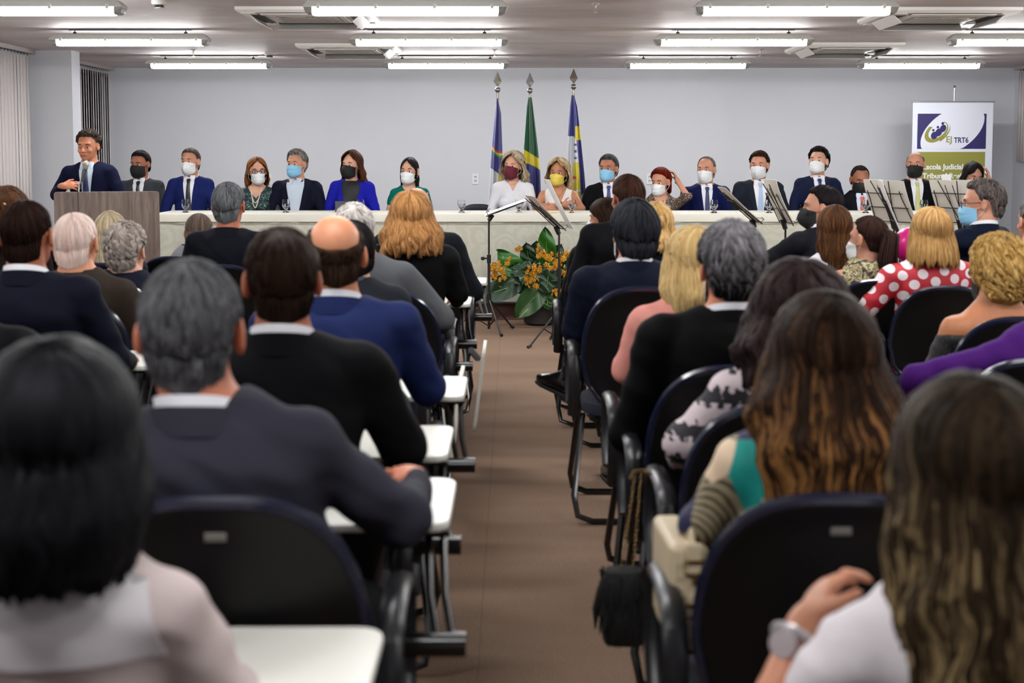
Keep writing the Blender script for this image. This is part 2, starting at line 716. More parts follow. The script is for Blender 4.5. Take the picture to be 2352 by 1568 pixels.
# windows behind the blinds
GL = mat((30, 32, 38), rough=.08, spec=.6)
for i, (x, y0, y1, z0) in enumerate(((XL, 10.7, 13.9, .9), (XL, 14.4, 16.7, .3), (XR, 13.6, 16.5, 1.45))):
    t = tag(empty('window_%d' % (i + 1), (x, (y0 + y1) / 2, 0)), kind='structure')
    h = CEIL - .1 - z0
    s = 1 if x < 0 else -1
    MB().box((s * .006, 0, z0 + h / 2), (.006, y1 - y0, h)).build('window_pane', GL, t)
    b = MB()
    for y in (-1, 0, 1):
        b.box((s * .012, y * (y1 - y0) / 2, z0 + h / 2), (.024, .04, h))
    for z in (z0, z0 + h):
        b.box((s * .012, 0, z), (.024, y1 - y0 + .04, .04))
    b.build('window_frame', mat((60, 58, 58), .4, metal=.5), t)

# ---- wall outlets
OUT = mat((226, 228, 230), rough=.3)


def outlet(px, py, lb, wall='front', D=None):
    if wall == 'front':
        p = at(px, py, DW)
        t = empty('power_outlet', (p.x, DW, p.z))
    else:
        t = empty('power_outlet', (D[0], D[1], D[2]), math.pi / 2 if wall == 'left' else -math.pi / 2)
    MB().box((0, -.006, 0), (.078, .012, .128), bev=.004).build('cover_plate', OUT, t)
    for z in (-.024, .024):
        q = MB().box((0, -.0125, z), (.036, .004, .034), bev=.001).build('socket', mat((205, 208, 210), .3), t)
        MB().tube([(-.012, -.015, z + .0), (-.006, -.015, z + .008), (.006, -.015, z + .008), (.012, -.015, z)], .0028, 6).build('slot', mat((40, 44, 48), .5), q)
    tag(t, lb, 'outlet', 'wall outlets')


outlet(616, 411, 'white wall outlet behind the woman with glasses and pearls')
outlet(1092, 411, 'white wall outlet left of the blue flag, above the empty chair')
outlet(1492, 411, 'white wall outlet left of the red haired woman')
outlet(0, 0, 'small grey wall outlet low on the edge of the left wall', 'left', (XL + .44, 14.02, 1.1))
outlet(0, 0, 'small grey switch plate on the right wall below the blind', 'right', (XR, 16.1, 1.13))

# ================================================================ head table
m, nt, p, N, L = nmat('damask')
tc = N('ShaderNodeTexCoord')
mp = N('ShaderNodeMapping')
mp.inputs['Scale'].default_value = (1, 1, 1)
L(tc.outputs['Object'], mp.inputs[0])
vo = N('ShaderNodeTexVoronoi', i_Scale=5.0, feature='F1')
ns = N('ShaderNodeTexNoise', i_Scale=5.0, i_Detail=2.0)
L(mp.outputs[0], vo.inputs['Vector'])
L(mp.outputs[0], ns.inputs['Vector'])
ad = N('ShaderNodeMath', operation='MULTIPLY_ADD')
L(ns.outputs[0], ad.inputs[0])
ad.inputs[1].default_value = 1.2
L(vo.outputs['Distance'], ad.inputs[2])
mu = N('ShaderNodeMath', operation='MULTIPLY')
mu.inputs[1].default_value = 20.0
L(ad.outputs[0], mu.inputs[0])
si = N('ShaderNodeMath', operation='SINE')
L(mu.outputs[0], si.inputs[0])
r = ramp(N, [(.3, (174, 173, 158)), (.7, (181, 180, 166))])
mr = N('ShaderNodeMapRange')
mr.inputs[1].default_value = -1
L(si.outputs[0], mr.inputs[0])
L(mr.outputs[0], r.inputs[0])
L(r.outputs[0], p.inputs['Base Color'])
p.inputs['Roughness'].default_value = .6
p.inputs['Sheen Weight'].default_value = .15
DAMASK = m
TABZ = .97
x0, x1 = at(352, 490, TF).x, at(2212, 490, TF).x
t = tag(empty('head_table', ((x0 + x1) / 2, TF + .35, DZ)), 'long speakers table on the low platform, hidden under the pale cloth', 'table')
LT = x1 - x0
MB().box((0, 0, TABZ - DZ - .02), (LT - .06, .64, .025), bev=.004).build('tabletop', mat((120, 100, 80), .5), t)
for k in range(7):
    for y in (-.25, .25):
        MB().box((-LT / 2 + .2 + k * (LT - .4) / 6, y, (TABZ - DZ - .03) / 2), (.04, .04, TABZ - DZ - .03)).build('leg', mat((60, 60, 62), .4, metal=.5), t)
# cloth: top, front drop with soft folds, overhang band
b = MB()
nx = 260
P = []
for i in range(nx + 1):
    x = -LT / 2 + LT * i / nx
    w = .010 * math.sin(x * 9 + math.sin(x * 3.1) * 2) + .006 * math.sin(x * 23 + 1)
    e = max(0, 1 - (x + LT / 2) / .9)
    row = [(x, .35, TABZ - DZ - .25), (x, .35, TABZ - DZ), (x, -.33, TABZ - DZ), (x, -.348, TABZ - DZ - .006), (x, -.352, TABZ - DZ - .03)]
    for k in range(1, 9):
        z = (TABZ - DZ - .03) * (1 - k / 8) + .0
        f = (k / 8) ** 1.1
        row.append((x, -.352 - f * (.012 + w * 1.5 + e * .05 * math.sin(x * 17) ), max(z, .004)))
    P.append(row)
b.grid(P)
for sx in (-1, 1):
    X = sx * LT / 2
    Q = [[(X, -.352, TABZ - DZ - .004), (X, .35, TABZ - DZ - .004)], [(X + sx * .02, -.37, .004), (X + sx * .02, .35, .004)]]
    b.grid(Q)
cl = b.build('tablecloth', DAMASK, None, smooth=True, loc=((x0 + x1) / 2, TF + .35, DZ), label='pale greenish white damask cloth covering the long speakers table', cat='tablecloth')
b = MB()
P = []
for i in range(nx + 1):
    x = -LT / 2 + LT * i / nx
    w = .002 * math.sin(x * 7) + .0015 * math.sin(x * 31)
    P.append([(x, .36, TABZ - DZ + .003), (x, -.335, TABZ - DZ + .003), (x, -.352 + w, TABZ - DZ - .004), (x, -.36 + w, TABZ - DZ - .03), (x, -.364 + w * 2, TABZ - DZ - .068)])
b.grid(P)
b.build('top_cloth', mat((196, 194, 182), .6, bump=.15, bs=90, sheen=.1), cl, smooth=True)
b = MB()
b.tube([(-LT / 2, -.366, TABZ - DZ - .07), (LT / 2, -.366, TABZ - DZ - .07)], .004, 6)
b.build('hem', mat((176, 172, 154), .8), cl, smooth=True)

# ---- lectern
m, nt, p, N, L = nmat('lectern_wood')
tc = N('ShaderNodeTexCoord')
mp = N('ShaderNodeMapping')
mp.inputs['Scale'].default_value = (9, 9, .7)
n1 = N('ShaderNodeTexNoise', i_Scale=3.0, i_Detail=8.0, i_Roughness=.65, i_Distortion=.6)
L(tc.outputs['Object'], mp.inputs[0])
L(mp.outputs[0], n1.inputs['Vector'])
r = ramp(N, [(.3, (72, 60, 54)), (.5, (108, 92, 84)), (.7, (134, 118, 108))])
L(n1.outputs[0], r.inputs[0])
L(r.outputs[0], p.inputs['Base Color'])
p.inputs['Roughness'].default_value = .42
WOOD = m
LD = 11.0
a, c = at(132, 440, LD), at(358, 440, LD)
lw = c.x - a.x
lz = a.z
lw = lw / math.cos(.28) * .99
t = tag(empty('lectern', ((a.x + c.x) / 2 - .07, LD + .25, 0), .28), 'brown wooden lectern with rounded upper corners before the standing speaker', 'lectern')
pts = [(-lw / 2, 0), (lw / 2, 0), (lw / 2, lz - .02)] + [(lw / 2 - .02 + .02 * math.cos(q), lz - .02 + .02 * math.sin(q)) for q in np.linspace(0, math.pi / 2, 4)[1:]] + [(-lw / 2 + .02 - .02 * math.sin(q), lz - .02 + .02 * math.cos(q)) for q in np.linspace(0, math.pi / 2, 4)]
M = Matrix.Translation((0, -.25, 0)) @ Matrix.Rotation(math.pi / 2, 4, 'X')
MB().prism(pts, -.02, 0, M=M).build('front_panel', WOOD, t, bevel=.004)
for sx in (-1, 1):
    MB().box((sx * (lw / 2 - .011), .01, lz / 2 - .01), (.02, .48, lz - .03), bev=.003).build('side_panel', WOOD, t)
MB().box((0, .02, lz - .1), (lw - .05, .44, .02), R=Matrix.Rotation(math.radians(-10), 3, 'X'), bev=.003).build('desk_board', WOOD, t)
MB().box((0, .0, .35), (lw - .05, .42, .018)).build('shelf', WOOD, t)
MB().box((0, 0, .04), (lw - .04, .46, .05)).build('base', WOOD, t)
# microphone
mpx = at(186, 438, LD + .05)
t = empty('microphone', (mpx.x, LD + .05, lz - .085))
tag(t, 'silver headed black microphone on a curved stem on the lectern', 'microphone')
B1 = mat((20, 20, 22), .4)
CHR = mat((200, 200, 200), .2, metal=.9)
tip = at(197, 378, LD + .2) - Vector((mpx.x, LD + .05, lz - .085))
MB().lathe([(.05, 0), (.05, .012), (.015, .02)], 16).build('base', B1, t, smooth=True)
q0 = Vector((0, 0, .01))
q1 = tip + Vector((-.03, -.01, -.14))
pts = [q0, q0 + Vector((-.02, 0, .08)), q0 + Vector((-.012, 0, .15)), q1 + Vector((-.01, 0, -.03)), q1]
MB().tube(pts, .007, 8).build('stem', CHR, t, smooth=True)
MB().tube([q1, tip + Vector((-.012, 0, -.04))], [.012, .017], 12).build('handle', mat((90, 88, 86), .3, metal=.7), t, smooth=True)
bmh = MB()
dirv = (tip - q1).normalized()
pp = [tip + dirv * (-.035 + .07 * i / 8) for i in range(9)]
bmh.tube(pp, [.013, .018, .022, .024, .025, .024, .021, .015, .006], 16)
bmh.build('grille', mat((190, 184, 168), .3, metal=.8, bump=.8, bs=500), t, smooth=True)
t = MB()
cx = at(186, 440, LD - .02).x
LD -= .10
t.tube([(cx - .02, LD + .08, lz + .05), (cx, LD + .01, lz + .02), (cx + .004, LD - .012, lz - .01), (cx + .006, LD - .012, lz - .4), (cx, LD - .012, .3), (cx + .01, LD - .012, .012)], .004, 6)
t.build('microphone_cable', B1, None, smooth=True, label='thin black cable hanging down the front of the lectern', cat='cable')

# ---- banner
BD = 15.9
a = at(2097, 234, BD); c = at(2282, 232, BD)
bw = c.x - a.x
bt = a.z
t = tag(empty('roll_up_banner', ((a.x + c.x) / 2, BD, DZ)), 'white roll-up banner with purple and green logo at the right of the front wall', 'banner')
H = bt - DZ
WB = mat((216, 220, 232), .55)
MB().box((0, 0, H / 2 + .03), (bw, .004, H - .06)).build('fabric', WB, t)
MB().tube([(-bw / 2 - .015, 0, H), (bw / 2 + .015, 0, H)], .009, 10).build('top_rail', mat((170, 174, 184), .3, metal=.6), t, smooth=True)
MB().box((0, .02, .045), (bw + .06, .16, .09), bev=.02).build('base', mat((160, 162, 166), .3, metal=.7), t)
MB().tube([(.02, .03, .05), (.02, .03, H + .16)], .008, 8).build('pole', mat((190, 190, 190), .25, metal=.8), t, smooth=True)
MB().tube([(.02, .03, H + .16), (.02, .03, H + .185)], .011, 8).build('pole_cap', mat((20, 24, 40), .4), t)
PUR = mat((38, 32, 92), .5)
OLV = mat((136, 134, 58), .5)
sc = bw / 186.0      # metres per photo pixel on the banner
def bp(px, py): return ((px - 2189.5) * sc, H - (py - 233) * sc)
fy = -.0035
def flat(name, pts, m, y=fy, th=.0012):
    return MB().prism(pts, y - th, y).v, None
def patch(name, pts, mt, y, parent, th=.0012):
    n = len(pts)
    V = [(x, y - th, z) for x, z in pts] + [(x, y, z) for x, z in pts]
    Fc = [tuple(range(n)), tuple(range(2 * n - 1, n - 1, -1))] + [(i, i + n, (i + 1) % n + n, (i + 1) % n) for i in range(n)]
    b = MB().add(V, Fc)
    return b.build(name, mt, parent)
# purple panel with tilted white ellipse cut as corner pieces
x0b, z1b = bp(2108, 260); x1b, z0b = bp(2267, 341)
ecx, ecz = bp(2189, 299)
ea, eb, et = 82 * sc, 47 * sc, math.radians(33)
pol = [(ecx + ea * math.cos(q) * math.cos(et) - eb * math.sin(q) * math.sin(et), ecz + ea * math.cos(q) * math.sin(et) + eb * math.sin(q) * math.cos(et)) for q in np.linspace(0, 2 * math.pi, 61)[:-1]]
patch('purple_panel', [(x0b, z0b), (x1b, z0b), (x1b, z1b), (x0b, z1b)], PUR, fy, t)
inside = [(min(max(x, x0b - 0), x1b), min(max(z, z0b), z1b)) for x, z in pol]
patch('white_ellipse', inside, WB, fy - .0015, t)
xo0, zo1 = bp(2108, 348); xo1, _ = bp(2266, 348)
patch('green_panel', [(xo0, .25), (xo1, .25), (xo1, zo1), (xo0, zo1)], OLV, fy, t)
def cres(cx, cy, R1, R2, off, a0, a1, mt, y):
    o1 = [(cx + R1[0] * math.cos(q), cy + R1[1] * math.sin(q)) for q in np.linspace(a0, a1, 18)]
    o2 = [(cx + off[0] + R2[0] * math.cos(q), cy + off[1] + R2[1] * math.sin(q)) for q in np.linspace(a1, a0, 18)]
    R = Matrix.Rotation(math.radians(35), 2)
    def rt(p_):
        v = R @ Vector((p_[0] - cx, p_[1] - cy))
        return (cx + v.x, cy + v.y)
    b = [rt(p_) for p_ in o1[1:-1] + o2]
    return b
lx, lz_ = bp(2153, 303)
def strip(P1, P2, mt, y, name):
    b = MB()
    b.grid([[(p_[0], y, p_[1]) for p_ in P1], [(p_[0], y, p_[1]) for p_ in P2]], thick=.001, tdir=(0, -1, 0))
    b.build(name, mt, t)
def arc(cx, cz_, rx, rz, a0, a1, rot, n=24):
    out = []
    for q in np.linspace(math.radians(a0), math.radians(a1), n):
        x, z = rx * math.cos(q), rz * math.sin(q)
        out.append((cx + x * math.cos(rot) - z * math.sin(rot), cz_ + x * math.sin(rot) + z * math.cos(rot)))
    return out
rt_ = math.radians(38)
ex, ez = bp(2152, 302)
strip(arc(ex, ez, 31 * sc, 20 * sc, 100, 385, rt_), arc(ex + 3 * sc, ez + 3 * sc, 25 * sc, 14 * sc, 100, 385, rt_), OLV, fy - .003, 'logo_swoosh')
strip(arc(ex + 3 * sc, ez - 2 * sc, 33 * sc, 20 * sc, 255, 372, rt_), arc(ex + 4 * sc, ez, 31 * sc, 17 * sc, 255, 372, rt_), OLV, fy - .003, 'logo_swoosh')
for (px, py, rr) in ((2144.5, 298, 2.9), (2155, 291, 3.0), (2166, 282.5, 3.3)):
    x, z = bp(px, py)
    patch('logo_head', [(x + rr * sc * math.cos(q), z + rr * sc * math.sin(q)) for q in np.linspace(0, 2 * math.pi, 17)[:-1]], PUR, fy - .0045, t)
for (px, py, rx, rz, ro) in ((2147, 310, 7.5, 9, -.5), (2157, 303, 7.5, 9.5, -.5), (2167, 294, 7, 9, -.5)):
    x, z = bp(px, py)
    patch('logo_body', [(x + sc * (rx * math.cos(q) * math.cos(ro) - rz * math.sin(q) * math.sin(ro)), z + sc * (rx * math.cos(q) * math.sin(ro) + rz * math.sin(q) * math.cos(ro))) for q in np.linspace(0, 2 * math.pi, 21)[:-1]], PUR, fy - .0045 - rz * 1e-5, t)
RX = (math.pi / 2, 0, 0)
x, z = bp(2174, 320); text_mesh('EJ', .098, OLV, (x, fy - .003, z), RX, t, 'lettering', bold=.0015, align='LEFT')
x, z = bp(2193, 321.5); text_mesh('TRT6', .083, PUR, (x, fy - .003, z), RX, t, 'lettering', bold=.0022, align='LEFT', sx=.86)
LETW = mat((222, 224, 226), .5)
x, z = bp(2122, 383); text_mesh('Escola Judicial', .083, LETW, (x, fy - .003, z), RX, t, 'lettering', bold=.0028, align='LEFT')
x, z = bp(2122, 404); text_mesh('Tribunal Regional', .083, LETW, (x, fy - .003, z), RX, t, 'lettering', bold=.0028, align='LEFT')

# ---- flags
FD = 14.4
kpm = 1 / ((at(100, 300, FD) - at(0, 300, FD)).x / 100)
def flag(name_lab, px, ytop, ztops, edgeL, edgeR, colfn, mats, seed, spear_c):
    """edgeL/edgeR: list of (py,px) outlines; colfn(px,py)->mat index"""
    base = at(px, 356, FD)
    t = tag(empty('flag_on_pole', (base.x, FD, DZ)), name_lab, 'flag', 'flags behind the speakers table')
    def zz(py): return at(px, py, FD).z - DZ
    def xx(q): return (q - px) / kpm
    MB().tube([(0, 0, .04), (0, 0, zz(ztops + 52))], .013, 10).build('pole', mat((150, 140, 120), .3, metal=.7), t, smooth=True)
    MB().lathe([(.17, 0), (.17, .02), (.05, .05), (.02, .09)], 24).build('base', mat((60, 50, 45), .4), t, smooth=True)
    z1, z0 = zz(ztops), zz(ztops + 34)
    zm = z0 + (z1 - z0) * .33
    b = MB()
    w = .042
    V = [(0, 0, z1), (w, 0, zm), (0, -.022, zm), (-w, 0, zm), (0, .022, zm), (.006, 0, z0), (-.006, 0, z0), (0, -.004, z0), (0, .004, z0)]
    Fc = [(0, 2, 1), (0, 3, 2), (0, 4, 3), (0, 1, 4), (1, 2, 7, 5), (2, 3, 6, 7), (3, 4, 8, 6), (4, 1, 5, 8), (5, 7, 6, 8)]
    MB().add(V, Fc).build('spear_tip', mat(spear_c, .18, metal=.85), t)
    q = MB()
    zc = zz(ztops + 42)
    q.lathe([(.001, zc + .03)] + [(.03 * math.sin(a_), zc + .03 * math.cos(a_)) for a_ in np.linspace(.2, 2.9, 9)], 18)
    q.lathe([(.012, zc - .027), (.010, zc - .06), (.012, zz(ztops + 60))], 12)
    q.build('ball_finial', mat((165, 160, 165), .15, metal=.95), t, smooth=True)
    yb = 560
    ny, nx = 280, 84
    P = []
    rng = random.Random(seed)
    ph = [rng.uniform(0, 6) for _ in range(4)]
    cols = []
    for i in range(ny + 1):
        py = ytop + (yb - ytop) * i / ny
        l = np.interp(py, [e[0] for e in edgeL], [e[1] for e in edgeL])
        r_ = np.interp(py, [e[0] for e in edgeR], [e[1] for e in edgeR])
        f = i / ny
        row = []
        for j in range(nx + 1):
            u = j / nx
            amp = .012 + .035 * f
            y = amp * math.sin(u * 13 + ph[0] + f * 1.2) + amp * .5 * math.sin(u * 29 + ph[1] - f)
            y += -.02 - .05 * math.sin(math.pi * u)
            row.append((xx(l + (r_ - l) * u), y, zz(py)))
            
        P.append(row)
    b = MB()
    b.grid(P, flip=True)
    b.m = []
    for i in range(ny):
        py = ytop + (yb - ytop) * (i + .5) / ny
        l = np.interp(py, [e[0] for e in edgeL], [e[1] for e in edgeL])
        r_ = np.interp(py, [e[0] for e in edgeR], [e[1] for e in edgeR])
        for j in range(nx):
            b.m.append(colfn(l + (r_ - l) * (j + .5) / nx, py))
    o = b.build('flag_cloth', mats, t, smooth=False)
    o.data.polygons.foreach_set('use_smooth', np.ones(len(o.data.polygons), dtype=bool))
    return t, zz, xx
FB = mat((40, 44, 130), .6, sheen=.3)
FW = mat((205, 208, 214), .6, sheen=.3)
FG = mat((0, 84, 50), .6, sheen=.3)
FY = mat((214, 196, 20), .6, sheen=.3)
FR = mat((190, 30, 34), .6, sheen=.3)
FG2 = mat((30, 140, 60), .6, sheen=.3)
FK = mat((24, 60, 60), .6)
def c1(x, y):
    d = (y - 348) + (1149 - x) ** 2 * .045
    if 0 < d <= 5: return 2
    if 5 < d <= 9: return 3
    if 9 < d <= 14: return 4
    if y > 386 + (x - 1128) * .7:
        if x > 1141 and (x - 1152) ** 2 / 60 + (y - 412) ** 2 / 700 < 1: return 3
        return 1
    if x > 1151 and y > 380: return 3
    return 0
flag('blue and white state flag with a small rainbow, leftmost of the three flags', 1143, 226, 164,
     [(226, 1140), (260, 1137), (345, 1129), (400, 1125), (490, 1118)], [(226, 1144), (260, 1151), (345, 1154), (400, 1156), (490, 1162)], c1, [FB, FW, FR, FY, FG2], 3, (196, 190, 178))
def c2(x, y):
    b1 = 342 + (x - 1202) * .62
    b2 = 374 + (x - 1200) * .05 + ((x - 1200) / 40) ** 2 * 14
    if y < b1: return 0
    if y < b2: return 1
    if y > 486 - (1243 - x) * .5: return 1
    xb = np.interp(y, [392, 410, 440, 470, 500], [1204, 1213, 1220, 1222, 1219])
    if xb - 4.5 < x < xb + 4.5: return 3
    return 2
tf, zz, xx = flag('green yellow and blue national flag, middle of the three flags', 1217, 224, 166,
     [(224, 1213), (245, 1210), (345, 1203), (400, 1200), (490, 1203)], [(224, 1221), (245, 1224), (345, 1236), (400, 1241), (490, 1244)], c2, [FG, FY, FB, FW], 5, (190, 190, 192))
word = 'EM E PROGRESSO'
for k, chh in enumerate(word):
    if chh == ' ': continue
    yy = 398 + k * 7.0
    xb = np.interp(yy, [392, 410, 440, 470, 500], [1204, 1213, 1220, 1222, 1219])
    an = -math.pi / 2 + np.interp(yy, [392, 410, 440, 500], [.5, .35, .1, -.05])
    text_mesh(chh, .036, FK, (xx(xb), -.17, zz(yy)), (math.pi / 2, -an, 0), tf, 'lettering', bold=.0008)
def c3(x, y):
    mid = np.interp(y, [220, 313, 325, 400, 490], [1317, 1317, 1324, 1331, 1336])
    if y > 440 + (1345 - x) * .8 and x > 1328: return 1
    if 290 < y < 322 - (1 if x > 1328 else 0) and x > 1320: return 2
    if y > 313 and x < mid:
        if x > 1316 and y > 372 and y < 436: return 3 if ((x - 1319) ** 2 + (y - 408) ** 2 < 16) else 2
        if 1318 < x < 1324 and y > 330 and y < 372 and (int(y / 5) % 3 == 0): return 0
        if y > 440 and x > 1322 and y < 470: return 2
        return 1
    return 0
flag('blue, white and yellow flag, rightmost of the three flags', 1317, 219, 157,
     [(219, 1312), (245, 1309), (313, 1304), (345, 1301), (490, 1297)], [(219, 1318), (245, 1325), (313, 1333), (400, 1342), (440, 1345), (490, 1344)], c3, [FB, FW, FY, FR], 9, (150, 140, 134))

# ================================================================ glasses of water
GLM, nt, p, N, L = nmat('glass')
p.inputs['Base Color'].default_value = (1, 1, 1, 1)
p.inputs['Transmission Weight'].default_value = 1
p.inputs['Roughness'].default_value = .02
p.inputs['IOR'].default_value = 1.3
WAT, nt, p, N, L = nmat('water')
p.inputs['Base Color'].default_value = (.9, .95, 1, 1)
p.inputs['Transmission Weight'].default_value = 1
p.inputs['Roughness'].default_value = 0
p.inputs['IOR'].default_value = 1.33
t0 = empty('water_glass')
prof = [(.030, 0), (.031, .006), (.018, .014), (.012, .024), (.016, .032), (.030, .048), (.037, .066), (.038, .082), (.034, .105), (.030, .120),
        (.028, .120), (.032, .104), (.0355, .082), (.0345, .067), (.027, .050), (.008, .036)]
MB().lathe(prof, 20).build('bowl', GLM, t0, smooth=True)
MB().lathe([(.007, .0365), (.0265, .0505), (.034, .067), (.0352, .080), (.0352, .0802)], 20).build('water', WAT, t0, smooth=True)
gl = [(426, 12.85, 'between the lectern and the man in the blue suit'), (657, 12.85, 'in front of the grey haired man in light blue mask'), (828, 12.8, 'before the woman in royal blue blazer'),
      (1060, 12.75, 'left of the empty blue chair'), (1192, 12.75, 'before the woman in white blouse and maroon mask'), (1314, 12.75, 'before the woman with yellow mask'),
      (1530, 12.72, 'before the red haired woman'), (1640, 12.72, 'before the man in the bright navy suit'), (1766, 12.72, 'before the man with light blue tie'),
      (1988, 12.72, 'before the man with the orange tie'), (2122, 12.72, 'before the man with the pale yellow tie')]
for i, (px, D, lb) in enumerate(gl):
    o = t0 if i == 0 else dup(t0)
    o.location = (at(px, 485, D).x, D, TABZ + .0035)
    tag(o, 'stemmed glass of water on the long table ' + lb, 'glass', 'water glasses on the speakers table')
b = MB()
b.box((0, 0, .07), (.13, .006, .10), R=Matrix.Rotation(math.radians(-14), 3, 'X'), bev=.002)
b.box((0, .03, .05), (.13, .005, .10), R=Matrix.Rotation(math.radians(14), 3, 'X'), bev=.002)
pp = at(786, 480, 12.95)
b.build('picture_frame', mat((60, 62, 70), .2, metal=.4), None, loc=(pp.x, 12.95, TABZ - .015), rz=.2, label='small dark standing card holder in front of the woman in royal blue', cat='card holder')
pp = at(1272, 488, 12.7)
MB().box((0, 0, .003), (.09, .1, .004), bev=.001).build('sticky_note', mat((226, 170, 60), .6), None, loc=(pp.x, 12.72, TABZ + .003), rz=.3, label='yellow orange note pad on the table before the woman with yellow mask', cat='paper')

# ================================================================ chairs
BLK = mat((8, 8, 9), rough=.45, spec=.25, bump=.06, bs=400)
RIM = mat((14, 22, 44), rough=.2, spec=.8)
MET = mat((12, 12, 13), rough=.22, spec=.6)
PAD = mat((22, 23, 27), rough=.36)
FABR = mat((20, 24, 40), rough=.9, bump=.3, bs=500)
TAB = mat((222, 222, 214), rough=.35, spec=.45)
TABE = mat((176, 178, 164), rough=.4)
LAB = mat((112, 110, 106), .35, metal=.3)


def back_outline(n=40):
    """outline of the chair backrest in x,z; flat bottom, big round top"""
    pts = []
    for i in range(n + 1):
        a = math.pi * i / n
        c, s_ = math.cos(a), math.sin(a)
        x = .235 * abs(c) ** .72 * (1 if c > 0 else -1)
        z = .62 + .28 * abs(s_) ** .80
        pts.append((x, z))
    pts += [(-.215, .53), (-.17, .47), (0, .455), (.17, .47), (.215, .53)]
    return pts


def by(x, z):
    return -.205 - (z - .5) * .16 + .9 * x * x * (1 if True else 0)


